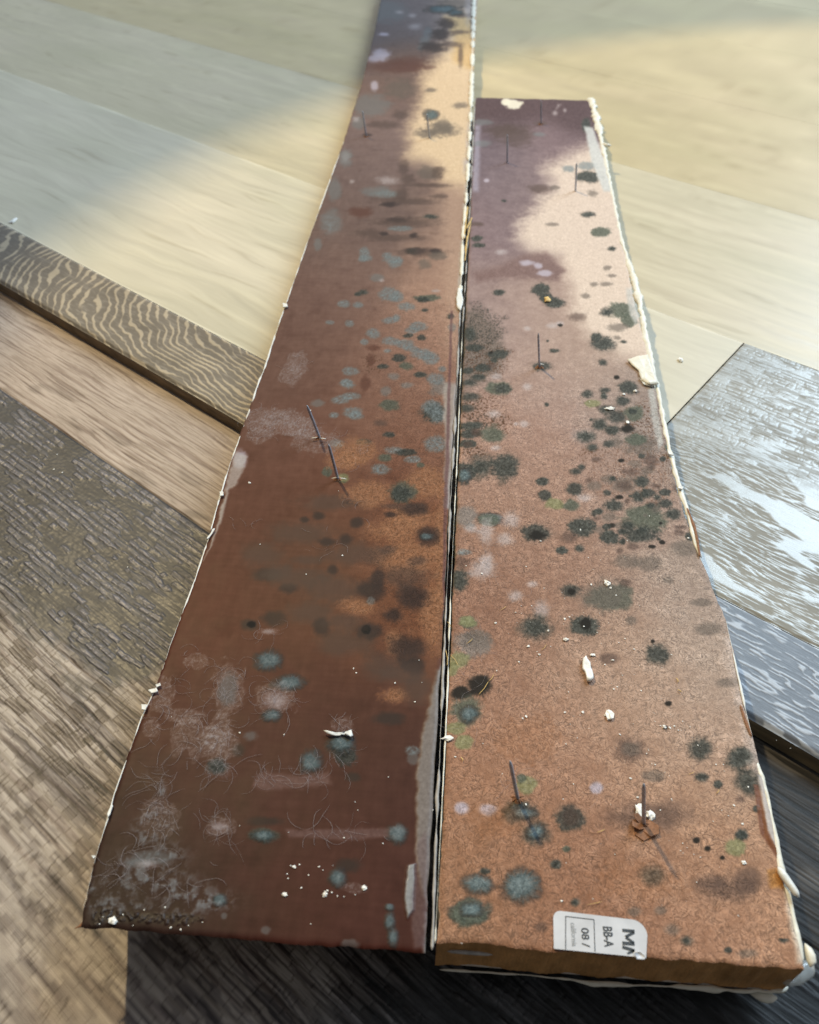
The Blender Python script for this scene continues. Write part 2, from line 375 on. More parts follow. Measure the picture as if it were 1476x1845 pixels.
    c = np.maximum(c, 14) * (1 - .34 * ss(60, 10, t)[..., None]); rough = rough + .14 * ss(60, 0, t)
    surf = np.stack([g * 0, rough, g * 0], -1)
    return c, hgt, surf

def plank(name, t0, t1, s0, s1, ztop, zbot, k, pat, mat, side=(90, 78, 62), gain=1.0, covered=9.0):
    """one plank: finely divided printed top, plain sides and underside; local x runs along the grain"""
    sm = (s0 + s1) / 2
    ts = spaced(t0, t1, lambda t: view_step(t, min(max(sm, s0), s1), ztop, k))
    tm = min(max(.05, t0), t1)
    ss_ = spaced(s0, s1, lambda s: view_step(tm, s, ztop, k * .9) if s < covered else .02)
    T, S = np.meshgrid(ts, ss_)
    c, h, surf = pat(T, S, ztop)
    nr, nc = T.shape
    co = np.stack([T, S, ztop + h], -1).reshape(-1, 3)
    colr = lin(np.clip(c, 2, 250)).reshape(-1, 3) * gain; sf = surf.reshape(-1, 3)
    q = grid_quads(nr, nc)
    # sides: border loop duplicated and dropped
    idx = np.concatenate([np.arange(nc), (np.arange(1, nr)) * nc + nc - 1, (nr - 1) * nc + np.arange(nc - 2, -1, -1), np.arange(nr - 2, 0, -1) * nc])
    n = len(idx); base = len(co); nl = 5
    rings = []; rc = []
    for i in range(nl):
        f_ = i / (nl - 1); p = co[idx].copy(); p[:, 2] = p[:, 2] * (1 - f_) + zbot * f_
        jit = 0.0003 * perlin(p[:, 0] * 160 + 3, p[:, 1] * 160 + i * .9, 77) * math.sin(math.pi * f_) * 2
        nrm = np.where((np.abs(p[:, 1] - s0) < 1e-6)[:, None], np.array([[0, -1.]]), np.where((np.abs(p[:, 1] - s1) < 1e-6)[:, None], np.array([[0, 1.]]), np.where((np.abs(p[:, 0] - t0) < 1e-6)[:, None], np.array([[-1., 0]]), np.array([[1., 0]]))))
        p[:, :2] += nrm * jit[:, None]
        rings.append(p); v = perlin(p[:, 0] * 90, np.full(n, i * .8), 79)[:, None]
        rc.append(lin(np.clip(np.array(side)[None, :] * (1 + .25 * v), 2, 250)) * (1.0))
    q2 = []
    for i in range(nl - 1):
        a = base + i * n + np.arange(n); b = base + i * n + (np.arange(n) + 1) % n
        q2.append(np.stack([a, a + n, b + n, b], -1))
    co = np.concatenate([co] + rings); colr = np.concatenate([colr] + rc); sf = np.concatenate([sf, np.tile([0, .6, 0], (n * nl, 1))])
    me = mesh_np(name, co, np.concatenate([q] + q2), colr, sf)
    o = link(name, me, mat)
    # local x -> PD, local y -> PN
    # (PD, PN) is left-handed, so y is mirrored in the mesh instead of the object
    return o
def place_plank(o):
    me = o.data; n = len(me.vertices); a = np.empty(n * 3, np.float32); me.vertices.foreach_get('co', a); a = a.reshape(-1, 3)
    a[:, 1] *= -1; me.vertices.foreach_set('co', a.ravel()); me.flip_normals(); me.update()
    o.rotation_euler = (0, 0, math.atan2(PD[1], PD[0]))
KT = 'thing'
G_PL = 'loose vinyl planks laid side by side as the raised layer'
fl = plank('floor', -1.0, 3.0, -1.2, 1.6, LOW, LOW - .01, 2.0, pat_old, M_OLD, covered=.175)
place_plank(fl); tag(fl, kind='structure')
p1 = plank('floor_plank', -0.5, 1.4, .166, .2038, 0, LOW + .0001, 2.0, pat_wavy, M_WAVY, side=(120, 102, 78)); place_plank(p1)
tag(p1, 'narrow dark plank with wavy grain lines at the open edge of the raised layer', 'floor plank', G_PL, KT)
p2 = plank('floor_plank', -0.45, 0.0877, .20395, .35735, .0003, LOW + .0001, 2.0, pat_white, M_WHITE); place_plank(p2)
tag(p2, 'pale limed plank with embossed saw marks and window glare, right of the boards', 'floor plank', G_PL, KT)
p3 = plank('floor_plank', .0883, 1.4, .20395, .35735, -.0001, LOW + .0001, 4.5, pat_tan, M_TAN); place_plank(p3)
tag(p3, 'smooth cream plank beside the wavy grain plank, left of the boards', 'floor plank', G_PL, KT)
TAN[0] = np.array([189, 178, 150.])  # second row a little yellower: warm light mixed into its colour
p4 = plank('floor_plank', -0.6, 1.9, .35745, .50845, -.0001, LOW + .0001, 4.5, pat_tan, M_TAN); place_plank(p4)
tag(p4, 'smooth tan plank in the second row back, under the far half of the boards', 'floor plank', G_PL, KT)
TAN[0] = np.array([183, 167, 128.])  # rows farther back yellower still, warm light tone put into the plank colour
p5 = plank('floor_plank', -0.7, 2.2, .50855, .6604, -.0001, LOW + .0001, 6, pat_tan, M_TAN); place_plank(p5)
tag(p5, 'smooth tan plank in the third row back, behind the end of the shorter board', 'floor plank', G_PL, KT)
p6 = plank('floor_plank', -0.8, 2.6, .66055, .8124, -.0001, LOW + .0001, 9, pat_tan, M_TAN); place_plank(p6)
tag(p6, 'blurred tan plank in the fourth row back, near the top of the photo', 'floor plank', G_PL, KT)
FAR = ['blurred tan plank in the fifth row back, cut by the top edge of the photo', 'farthest tan plank, only in the top right corner of the photo', None]
for i, lb in enumerate(FAR):
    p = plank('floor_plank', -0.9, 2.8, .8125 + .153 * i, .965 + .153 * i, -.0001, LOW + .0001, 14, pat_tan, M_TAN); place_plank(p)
    tag(p, lb or 'tan plank beyond the top right corner of the photo', 'floor plank', G_PL, KT)

#@@BOARDS
# ------------------------------------------------------------------ the two boards
def seg_field(X, Y, poly, soft, warp=None):
    """soft inside mask of a polygon given in survey pixels"""
    P = np.array(poly, float); n = len(P); inside = np.zeros(X.shape, bool); dist = np.full(X.shape, 1e9)
    x, y = X, Y
    if warp is not None: x = X + warp[0]; y = Y + warp[1]
    j = n - 1
    for i in range(n):
        xi, yi = P[i]; xj, yj = P[j]
        cond = ((yi > y) != (yj > y)) & (x < (xj - xi) * (y - yi) / (yj - yi + 1e-9) + xi); inside ^= cond
        ex, ey = xj - xi, yj - yi; L = ex * ex + ey * ey + 1e-9
        tt = np.clip(((x - xi) * ex + (y - yi) * ey) / L, 0, 1)
        dist = np.minimum(dist, np.hypot(x - xi - tt * ex, y - yi - tt * ey)); j = i
    sd = np.where(inside, dist, -dist)
    return ss(-soft, soft, sd)
class Skin:
    """colour, surface and relief of one board's back, worked out on its vertex grid"""
    def __init__(s, u0, u1, v0, v1, nu, pxrow, seed):
        s.seed = seed
        s.us = np.linspace(u0, u1, nu)
        def step(v):
            p = .5 * (u0 + u1) * BU + v * BV
            dep = p[1] * cP - (TOP - CAM_H) * sP; px, py = px_of(p[0], p[1], TOP)
            sl = F * (CAM_H - TOP) / dep ** 2
            return pxrow / sl * (1 + max(0, -py) / 20)
        s.vs = spaced(v0, v1, step)
        s.U, s.V = np.meshgrid(s.us, s.vs)
        Pw = s.U[..., None] * BU + s.V[..., None] * BV
        s.X, s.Y = px_of(Pw[..., 0], Pw[..., 1], TOP)
        s.u, s.v = s.U * 1e3, s.V * 1e3
        s.C = np.zeros(s.U.shape + (3,)); s.fib = np.zeros(s.U.shape); s.rough = np.full(s.U.shape, .5); s.grain = np.full(s.U.shape, .3)
        s.hgt = np.zeros(s.U.shape)
        s.n1 = fbm(s.u / 3.0, s.v / 3.0, seed + 1, 4); s.n2 = fbm(s.u / 9, s.v / 9, seed + 2, 4); s.n3 = perlin(s.u / .55, s.v / .55, seed + 3); s.n4 = fbm(s.u / 1.1, s.v / 1.1, seed + 8, 3)
        s.rg = np.maximum(ridge(s.u / 1.5 + s.n1, s.v / 1.5, seed + 4, .10), ridge(s.u / .8, s.v / .8 + s.n1, seed + 5, .10) * .8)
        s.rowY = s.Y.mean(1)
    def base(s, pts, sigma=14.0):
        P = np.array([uv_of(x, y) for x, y, _ in pts]) * 1e3; Cc = np.array([c for _, _, c in pts], float)
        W = np.zeros(s.U.shape); A = np.zeros(s.C.shape)
        uu = s.u + 5 * s.n2; vv = s.v + 7 * fbm(s.u / 12, s.v / 12, s.seed + 6, 3)
        for (pu, pv), c in zip(P, Cc):
            sv = sigma * (1 + max(0, pv - 150) / 220)
            w = np.exp(-.5 * (((uu - pu) / sigma) ** 2 + ((vv - pv) / sv) ** 2)) + 1e-9 / (1 + (uu - pu) ** 2 + (vv - pv) ** 2)
            W += w; A += w[..., None] * c
        s.C = A / W[..., None]
    def sl(s, y0, y1):
        k = np.where((s.rowY > y0 - 12) & (s.rowY < y1 + 12))[0]
        return slice(k[0], k[-1] + 1) if len(k) else slice(0, 0)
    def mix(s, r, m, col, a=1.0, fib=None, rough=None, grain=None, h=0.0):
        m = np.clip(m * a, 0, 1)
        s.C[r] = s.C[r] * (1 - m[..., None]) + np.asarray(col, float) * m[..., None]
        if fib is not None: s.fib[r] = s.fib[r] * (1 - m) + fib * m
        if rough is not None: s.rough[r] = s.rough[r] * (1 - m) + rough * m
        if grain is not None: s.grain[r] = s.grain[r] * (1 - m) + grain * m
        s.hgt[r] += h * m
    def region(s, poly, col, soft=6, a=1.0, warp=6, **kw):
        ys = [p[1] for p in poly]; r = s.sl(min(ys) - soft - warp, max(ys) + soft + warp)
        m = seg_field(s.X[r], s.Y[r], poly, soft, (warp * s.n2[r] + warp * .5 * s.n1[r], warp * .6 * s.n1[r]))
        col = np.asarray(col, float) + (s.n4[r] * 16 + s.n3[r] * 7 + s.n1[r] * 8)[..., None]
        s.mix(r, m, col, a, **kw)
    def spot(s, x, y, rx, ry, kind):
        r = s.sl(y - ry * 1.9, y + ry * 1.9)
        if r.stop == r.start: return
        X, Y, n1, n2, n3, n4, rg = s.X[r], s.Y[r], s.n1[r], s.n2[r], s.n3[r], s.n4[r], s.rg[r]
        dx, dy = (X - x) / rx, (Y - y) / ry
        big = min(1.0, rx / 14.)
        d = np.hypot(dx, dy) + .34 * big * n2 + .22 * n1 + .05 * n3 + .07 * n4
        ang = np.arctan2(dy, dx)
        hair = perlin(ang * 7 + x, d * 1.2 + y, s.seed + 11)
        if kind == 'D':     # dark grey green colony with a paler centre bloom
            tn = math.sin(x * 12.9 + y * 7.3); sf_ = .42 + .22 * math.sin(x * 3.1 + y)
            m = ss(1.12 + sf_ * .3, 1.0 - sf_, d + .10 * hair + .16 * n4); halo = ss(1.5, .9, d) * .26
            s.mix(r, halo, (96, 84, 74)); c = np.array([62, 66, 62.]) + tn * np.array([9, 7, 6.]) + (ss(.9, .1, d) * (8 + 8 * tn) + 26 * n4 + 10 * n3 + 10 * hair)[..., None] + rg[..., None] * 12
            c = c - (ss(.75, .1, d) * (14 + 10 * tn))[..., None]
            s.mix(r, m, c, .84 + .1 * tn, fib=.75, rough=.75, grain=.6, h=.00006)
        elif kind == 'K':   # brown black stain under the skin
            m = ss(1.35, .45, d); s.mix(r, m, (50, 38, 35), .78)
        elif kind == 'k':
            m = ss(1.4, .4, d); s.mix(r, m, (84, 66, 58), .60)
        elif kind == 'N':   # near black hard spot
            m = ss(1.15, .6, d + .12 * hair); s.mix(r, m, (38, 35, 31), .93, fib=.2, rough=.8, h=.00003)
        elif kind == 'T':   # blue green fuzzy tuft
            m = ss(1.25, .45, d + .22 * hair + .1 * n4); rim = ss(1.45, 1.0, d) * .55
            s.mix(r, rim, (54, 46, 42)); c = np.array([92, 108, 112.]) + (ss(1, 0, d) * 16 + 34 * n4 + 12 * hair)[..., None] + rg[..., None] * 14
            s.mix(r, m, c, .88, rough=.8, grain=.7, h=.00022)
        elif kind == 'B':   # flat grey blue patch
            m = ss(1.16, .66, d + .14 * hair + .14 * n4) * (.74 + .5 * n4 + .16 * n1); c = np.array([120, 130, 134.]) + (n4 * 24)[..., None] + (rg * 10)[..., None]
            s.mix(r, m, c, .92, rough=.7, grain=.4, h=.00003)
        elif kind == 'b':
            m = ss(1.25, .6, d + .12 * n4); s.mix(r, m, (122, 128, 130), .55, rough=.65)
        elif kind == 'G':   # olive green
            m = ss(1.15, .75, d + .12 * hair); c = np.array([134, 134, 98.]) + (n4 * 26)[..., None] + (rg * 10)[..., None]
            s.mix(r, m, c, .85, rough=.8, fib=.4, h=.00005)
        elif kind == 'E':   # grey green
            m = ss(1.2, .7, d + .1 * hair); c = np.array([88, 94, 82.]) + (n4 * 20)[..., None] + rg[..., None] * 10
            s.mix(r, m, c, .86, rough=.75, fib=.6, h=.00005)
        elif kind == 'g':   # faint grey brown
            m = ss(1.25, .5, d + .1 * n4); s.mix(r, m, (108, 98, 90), .62, rough=.7)
        elif kind == 'W':   # whitish bloom, threads running outward
            m = ss(1.25, .2, d + .25 * hair); s.mix(r, m, np.array([196, 186, 188.]) + (n4 * 14)[..., None], .62, rough=.7, grain=.5)
        elif kind == 'w':   # thin pale film, wrinkled, denser at its torn rim
            dd = d + .32 * n1 + .12 * n2; fold = ss(.2, .95, rg) * .30
            m = ss(1.12, .85, dd) * (.14 + .30 * ss(-.25, .7, n4 + .5 * n1) + fold) + .25 * np.clip(1 - np.abs(dd - .98) / .07, 0, 1) * ss(-.1, .3, n1)
            s.mix(r, m, (172, 164, 168), .95, rough=.45, h=.00005)
        elif kind == 'L':   # white solid
            m = ss(1.1, .75, d); s.mix(r, m, (232, 224, 205), .95, rough=.6)
        elif kind == 'P':   # lavender bloom
            m = ss(1.2, .5, d); s.mix(r, m, (188, 178, 192), .85, rough=.6)
        elif kind == 'O':   # bare orange brown fibres
            m = ss(1.3, .6, d + .25 * n4); s.mix(r, m, np.array([164, 116, 84.]) + (n4 * 26)[..., None], .80 if s is not R_[0] else .32, fib=.95, rough=.7, grain=.5)
        elif kind == 'R':   # dark reddish stain
            m = ss(1.3, .5, d); s.mix(r, m, (96, 58, 44), .75)
        elif kind == 'X':   # granular dark crust
            m = ss(1.25, .75, d + .2 * n2) * ss(-.12, .30, n4 + .6 * rg - .15); s.mix(r, m, np.array([72, 68, 62.]) + (n3 * 14)[..., None], .85, fib=.5, rough=.8, h=.00010)
        elif kind == 'x':   # brown granules
            m = ss(1.25, .7, d + .2 * n2) * ss(.12, .30, n4); s.mix(r, m, (98, 68, 50), .85, rough=.8)
        elif kind == 'C':   # dark lumpy crust with pale flecks
            m = ss(1.2, .6, d + .25 * n2); lump = ss(-.1, .6, n4)
            s.mix(r, m, np.array([50, 44, 38.]) + (lump * 44 + 16 * n3)[..., None], .50, rough=.35, h=0)
            s.hgt[r] += m * lump * .0003
        elif kind == 'S':   # cloudy blue white bloom over dark
            m = ss(1.25, .3, d + .35 * n1) * ss(-.22, .75, n1 * 1.0 + .40 * n4 + .2 * rg + .3 * n2); s.mix(r, m, np.array([140, 146, 152.]) + (n3 * 12)[..., None], .85, rough=.6, h=.00008)
    def shade(s, gain):
        return lin(np.clip(s.C, 3, 250)).reshape(-1, 3) * gain
def board_mesh(name, sk, ragged, mat, front_back, side_cols, thick, gain, outline=None):
    """closed body: fine top, sides dropped to the painted face; front_back pulls the foot of the front end back (mitre)"""
    nr, nc = sk.U.shape
    U = sk.U.copy(); V = sk.V.copy(); Z = TOP + sk.hgt
    u0, u1, v0, v1 = sk.us[0], sk.us[-1], sk.vs[0], sk.vs[-1]
    # ragged outline
    jl = ragged * (fbm(sk.v[:, 0] / 7, sk.v[:, 0] * 0 + 1.3, sk.seed + 31, 4) * .6 + .5 * np.maximum(perlin(sk.v[:, 0] / 2.3, sk.v[:, 0] * 0, sk.seed + 33), 0))
    jr = ragged * (fbm(sk.v[:, 0] / 9, sk.v[:, 0] * 0 + 4.3, sk.seed + 32, 4) * .8)
    jf = ragged * (fbm(sk.u[0] / 6, sk.u[0] * 0 + .3, sk.seed + 34, 4) * 1.0)
    wl = np.clip(1 - (sk.us - u0) / .003, 0, 1)[None, :]; wr = np.clip(1 - (u1 - sk.us) / .003, 0, 1)[None, :]
    wf = np.clip(1 - (sk.vs - v0) / .003, 0, 1)[:, None]; we = np.clip(1 - (v1 - sk.vs) / .003, 0, 1)[:, None]
    U += jl[:, None] * wl + jr[:, None] * wr; V += jf[None, :] * wf - jf[None, ::-1] * we * 1.5
    if outline:
        for side, pts_ in outline.items():
            q_ = np.array(sorted([uv_of(*p)[::-1] for p in pts_])); du_ = np.interp(sk.vs, q_[:, 0], q_[:, 1]) - (u0 if side == 'l' else u1)
            wgt = (u1 - sk.us) / (u1 - u0) if side == 'l' else (sk.us - u0) / (u1 - u0); U += du_[:, None] * (wgt ** 6)[None, :]
    ed = np.maximum(np.maximum(wl, wr) ** 6, np.maximum(wf, we) ** 6); Z = Z - .00035 * ed
    co = np.stack([U, V, Z], -1).reshape(-1, 3); q = [grid_quads(nr, nc)]
    cols = [sk.shade(gain)]; sf = [np.stack([sk.fib, sk.rough, sk.grain], -1).reshape(-1, 3)]
    parts = [co]; base = len(co)
    edges = [('front', np.arange(nc)), ('right', np.arange(nr) * nc + nc - 1), ('back', ((nr - 1) * nc + np.arange(nc))[::-1]), ('left', (np.arange(nr) * nc)[::-1])]
    nl = 7
    for nm, idx in edges:
        n = len(idx); top = co[idx]
        cr = []
        for i in range(nl):
            f_ = i / (nl - 1); p = top.copy(); p[:, 2] = top[:, 2] * (1 - f_) + (TOP - thick) * f_
            fw = np.clip(1 - (p[:, 1] - v0) / .02, 0, 1) if nm in ('left', 'right') else (1.0 if nm == 'front' else 0.0)
            p[:, 1] += front_back * f_ * fw
            if nm in ('front', 'back'): p[:, 1] += .0003 * perlin(p[:, 0] * 500, np.full(n, i * .7), 55) * math.sin(math.pi * f_)
            parts.append(p)
            nz = .12 * perlin(p[:, 0] * 260 + p[:, 1] * 260, np.full(n, f_ * 2.2), 57)[:, None]
            cr.append(lin(np.clip(np.array(side_cols[nm])[None, :] * (1 + nz + .10 * perlin(p[:, 0] * 40, np.full(n, f_), 59)[:, None]), 2, 250)))
        for i in range(nl - 1):
            a = base + i * n + np.arange(n - 1); q.append(np.stack([a, a + n, a + n + 1, a + 1], -1))
        base += n * nl; cols.append(np.concatenate(cr)); sf.append(np.tile([.25, .75, .8], (n * nl, 1)))
    # underside (the painted face)
    zb = TOP - thick; k = np.array([[u0, v0 + front_back, zb], [u1, v0 + front_back, zb], [u1, v1, zb], [u0, v1, zb]])
    parts.append(k); cols.append(np.tile(lin((215, 212, 204)), (4, 1))); sf.append(np.tile([0, .4, 0], (4, 1))); q.append(np.array([[base + 3, base + 2, base + 1, base]]))
    co = np.concatenate(parts)
    me = mesh_np(name, co, np.concatenate(q), np.concatenate(cols), np.concatenate(sf))
    return me

R_ = [None]
# ---- right board: short, dry fibreboard with colonies of mould
R = Skin(.0016, .0822, .0644, .6250, 420, 1.7, 300)
R_[0] = R
R.base([(900,200,(96,74,73)),(1030,200,(100,76,74)),(900,300,(112,92,94)),(1000,260,(136,108,104)),(880,400,(134,108,104)),(940,330,(142,116,108)),(860,560,(150,122,112)),
 (950,560,(174,142,124)),(1050,650,(182,150,128)),(1000,700,(172,138,120)),(950,800,(168,128,106)),(1150,750,(156,132,116)),(1000,900,(166,126,102)),(1200,950,(164,138,118)),
 (900,1000,(156,114,90)),(1050,1020,(162,121,97)),(1250,1050,(176,148,128)),(870,1100,(148,104,80)),(1100,1180,(176,138,112)),(1280,1200,(184,156,134)),(900,1250,(162,118,92)),
 (1150,1300,(182,142,114)),(1300,1320,(186,152,128)),(860,1400,(162,114,85)),(1050,1400,(168,122,94)),(1250,1450,(182,140,110)),(850,1550,(160,112,80)),(1050,1550,(160,112,83)),
 (1300,1550,(172,126,95)),(820,1680,(154,110,80)),(1000,1640,(150,102,75)),(1250,1680,(160,112,84)),(1400,1700,(182,132,100)),(1390,1600,(182,134,100))])
R.fib[:] = np.clip(.80 + .55 * R.n2 + .2 * R.n1, .25, 1.2) * ss(520, 800, R.Y); R.rough[:] = .62 - .10 * ss(500, 250, R.Y); R.grain[:] = .4
R.C *= np.array([.98, 1.025, 1.09]); R.C += (R.n2 * 9 + R.n1 * 9 + R.n4 * 8 + R.n3 * 3)[..., None]
R.region([(1066,258),(1020,280),(985,298),(978,312),(992,325),(995,340),(970,355),(965,375),(935,400),(930,430),(960,455),(1010,465),(1025,500),(1035,560),(1060,600),(1120,640),(1190,655),(1110,262)], (226, 206, 190), 22, .92, 9, fib=.10, rough=.6)
R.region([(858,170),(1066,170),(1074,250),(1040,240),(980,215),(920,225),(858,215)], (84, 62, 62), 18, .75, 9)
R.region([(850,492),(900,480),(945,458),(985,455),(1018,488),(1005,506),(920,500),(860,508)], (124, 98, 94), 8, .85, 4)
R.region([(856,225),(866,225),(862,345),(850,345)], (166, 160, 176), 5, .7, 2)
R.region([(835,555),(868,560),(900,600),(912,640),(900,672),(870,690),(833,700)], (112, 100, 90), 14, .65, 10, fib=.9)
for a in [(868,590,40,40),(865,640,45,40),(845,730,24,14),(870,760,35,16),(850,815,22,10)]: R.spot(*a, 'X')
for a in [(870,735,45,28),(850,815,30,16),(905,770,26,16),(880,650,50,30),(1150,855,110,60),(1180,760,60,40)]: R.spot(*a, 'x')
# pinkish net between the crowded colonies
R.region([(1040,830),(1110,800),(1200,830),(1240,900),(1250,960),(1190,990),(1080,980),(1040,900)], (166, 136, 122), 14, .55, 10)
S_ = '''
L 925 188 17 9;L 912 184 9 7;W 1000 204 6 5;W 1018 199 4 4;b 870 220 22 6;b 868 258 16 6;D 1056 225 8 12;k 930 245 34 20;k 905 235 30 12;B 1060 299 21 8;D 1062 319 22 10;B 1025 305 13 7;
P 877 325 6 4;k 972 340 20 9;g 1000 338 10 5;D 908 362 5 2;D 1060 387 12 5;E 1085 418 18 9;D 1105 448 8 4;g 1068 348 11 6;g 995 404 14 4;k 858 404 14 4;D 860 430 10 5;D 862 442 12 4;k 975 222 12 4;b 972 242 12 4;
W 903 454 13 6;P 948 474 14 7;P 970 479 9 6;P 983 492 16 6;D 900 527 12 5;D 974 523 17 11;D 1001 545 18 9;D 985 538 12 8;g 1097 483 9 5;g 1105 497 11 4;g 1072 512 8 5;g 1057 533 10 6;g 1095 512 13 4;k 1040 570 18 8;
E 1122 560 31 15;E 1140 577 16 12;D 1096 562 12 8;g 1115 590 22 8;D 1088 620 21 13;D 1076 608 11 8;g 1114 609 7 4;D 1127 616 6 3;W 950 592 9 5;W 996 587 13 6;W 1010 583 9 5;N 1010 586 5 3;D 999 632 9 4;D 987 614 3 2;D 976 660 17 8;
D 855 627 17 6;D 898 638 18 8;D 845 600 14 14;D 870 663 14 7;D 842 668 12 6;D 862 680 13 6;D 846 690 15 6;E 898 699 23 12;D 905 700 14 8;W 893 678 13 7;W 950 697 10 7;D 848 715 17 8;D 840 735 14 7;W 890 745 16 8;D 985 729 4 4;W 944 764 11 7;W 930 764 6 4;
D 848 768 22 8;D 846 782 19 7;E 888 783 24 16;D 842 800 16 7;W 893 807 10 6;D 868 842 26 22;D 908 842 25 24;D 838 850 18 18;T 836 856 12 12;
D 1058 711 12 8;D 1091 703 10 5;D 1089 714 7 7;G 1067 727 16 7;N 1113 680 6 4;D 1134 700 18 12;D 1124 722 14 9;D 1094 738 15 8;D 1112 752 18 11;E 1146 745 18 14;D 1081 765 15 10;D 1106 775 13 8;N 1132 773 16 9;W 1052 785 24 14;D 1056 786 19 11;D 1068 806 10 6;D 1099 800 11 7;g 1112 797 12 10;
g 1160 802 34 22;E 1150 792 22 10;N 1122 830 7 4;g 1149 836 15 8;k 1178 828 16 9;k 1140 850 18 7;g 1172 848 18 9;k 1075 828 9 5;D 1048 842 7 6;D 1038 849 11 6;g 1098 862 14 10;g 1125 872 23 17;k 1128 874 14 9;D 1160 868 15 9;D 978 868 11 7;D 1036 882 15 11;k 1062 865 8 5;g 1070 876 14 9;W 1055 897 20 9;D 982 893 11 10;G 1000 908 18 11;E 1030 910 15 10;
D 1095 888 7 5;N 1117 896 9 5;D 1152 896 13 11;D 1172 888 14 7;D 1205 887 12 7;k 1190 876 14 5;D 1106 910 20 11;k 1133 902 6 5;k 1180 912 17 9;D 1205 908 14 8;D 1072 925 8 6;k 1076 934 8 4;g 1098 932 15 10;
E 1165 935 44 26;D 1155 962 32 14;D 1133 950 13 12;D 1219 927 16 10;g 1185 918 10 8;D 1100 968 16 12;D 1122 976 6 5;k 1118 957 9 4;k 1140 985 10 6;k 1117 992 6 5;N 1175 985 8 4;N 1194 977 6 4;k 1226 960 12 6;D 1246 967 9 8;k 1232 950 14 4;
D 965 960 26 17;N 968 966 17 10;D 1047 950 22 17;k 1027 967 16 10;D 1011 992 11 7;D 1044 988 8 7;T 883 935 20 10;E 880 938 20 11;W 848 952 13 10;W 920 937 20 18;W 875 955 16 26;W 912 972 18 14;b 840 930 20 20;
B 836 995 17 7;k 832 1012 17 12;D 826 1046 17 22;W 868 1024 26 22;W 876 1012 14 20;W 960 1052 12 7;W 928 1075 15 11;W 975 1098 16 16;D 1029 1064 18 12;N 1030 1066 10 7;E 1100 1075 38 28;g 1090 1072 44 36;k 1127 1050 12 7;g 1172 1015 27 16;g 1130 1012 24 14;
D 963 1132 28 22;D 1053 1127 26 17;N 1055 1123 11 12;E 843 1121 18 12;G 843 1120 17 11;b 848 1160 34 26;g 855 1150 26 18;G 826 1190 20 18;G 815 1205 12 14;D 1180 1180 21 19;N 1173 1155 4 4;g 1135 1118 10 9;k 1095 1187 16 10;g 1255 1085 20 7;g 1235 988 26 14;g 1200 1045 12 8;g 1265 1132 22 12;
N 865 1232 23 21;N 830 1249 19 13;E 840 1283 28 26;T 845 1288 16 14;G 822 1312 19 12;G 836 1338 17 14;N 1201 1267 7 5;N 1197 1311 6 5;g 1300 1229 18 9;k 1136 1352 28 23;g 1138 1350 18 14;D 1256 1347 20 21;D 1325 1365 24 20;D 1337 1406 21 24;
G 950 1413 20 18;E 940 1402 10 9;g 1177 1398 25 14;D 1260 1400 12 9;D 1287 1413 8 7;k 1325 1440 8 7;D 1352 1456 6 6;P 1075 1420 13 11;P 832 1456 13 12;P 880 1458 18 11;D 937 1462 29 20;T 944 1466 20 11;D 1028 1473 24 21;k 1028 1470 18 18;
D 965 1502 25 21;T 965 1500 16 13;E 1020 1530 8 6;D 1001 1557 10 9;D 873 1570 10 6;T 863 1592 25 17;T 937 1596 29 27;T 845 1645 33 22;E 845 1648 38 26;T 850 1640 20 12;D 1037 1626 8 7;D 1176 1578 21 18;N 1252 1514 8 7;N 1272 1528 7 6;N 1298 1545 5 5;D 1330 1504 12 11;G 1320 1525 20 16;D 1330 1504 10 9;
k 1310 1605 45 22;k 1340 1588 26 22;k 1280 1590 32 16;g 1143 1642 13 10;D 1237 1696 12 10;g 1190 1640 12 9;g 1210 1675 16 12;D 1310 1712 7 6;g 1345 1718 22 10;D 1406 1692 8 7;k 975 1670 15 10;k 1170 1470 70 26;O 1160 1500 30 18;O 900 1480 60 30;O 1150 1590 80 40;O 950 1330 70 40'''
_r = random.Random(21)
for _ in range(46):                            # small specks crowding round the big colonies
    q_ = _r.choice([(1110, 745, 60, 50), (1160, 880, 70, 60), (1120, 940, 80, 50), (870, 650, 36, 50), (850, 780, 26, 30), (1190, 820, 50, 50)])
    rr0 = _r.uniform(3, 10); S_ += ';%s %.0f %.0f %.1f %.1f' % (_r.choice('DDDkgNE'), _r.gauss(q_[0], q_[2] * .6), _r.gauss(q_[1], q_[3] * .6), rr0, rr0 * .68)
for it in S_.replace('\n', '').split(';'):
    k_, *v_ = it.split(); R.spot(*map(float, v_), k_)
# paint haze and bare glue along the right edge
R.region([(1052,228),(1068,230),(1092,300),(1105,345),(1088,345),(1066,290)], (206, 206, 204), 3, .9, 2, fib=0, rough=.4, h=.0001)
R.region([(1133,520),(1146,520),(1160,570),(1150,585),(1138,560)], (200, 196, 190), 4, .8, 2, fib=0, rough=.4)
R.region([(1172,695),(1184,695),(1206,800),(1196,810),(1180,750)], (190, 190, 186), 4, .7, 2, rough=.4)
R.region([(1288,1150),(1312,1140),(1360,1340),(1372,1400),(1345,1390),(1322,1300)], (204, 186, 176), 10, .62, 12, rough=.5)
R.region([(1352,1395),(1372,1395),(1410,1520),(1400,1560),(1370,1500)], (196, 188, 184), 4, .9, 3, fib=0, rough=.25, h=.0002)
R.region([(1344,1410),(1352,1412),(1372,1495),(1400,1545),(1392,1548),(1360,1500)], (120, 72, 42), 2, .9, 2, fib=0, rough=.3)
R.region([(1375,1568),(1400,1560),(1408,1600),(1380,1598)], (176, 122, 62), 5, .8, 3)
R.region([(1405,1600),(1440,1690),(1440,1738),(1428,1735)], (222, 212, 196), 6, .7, 4)
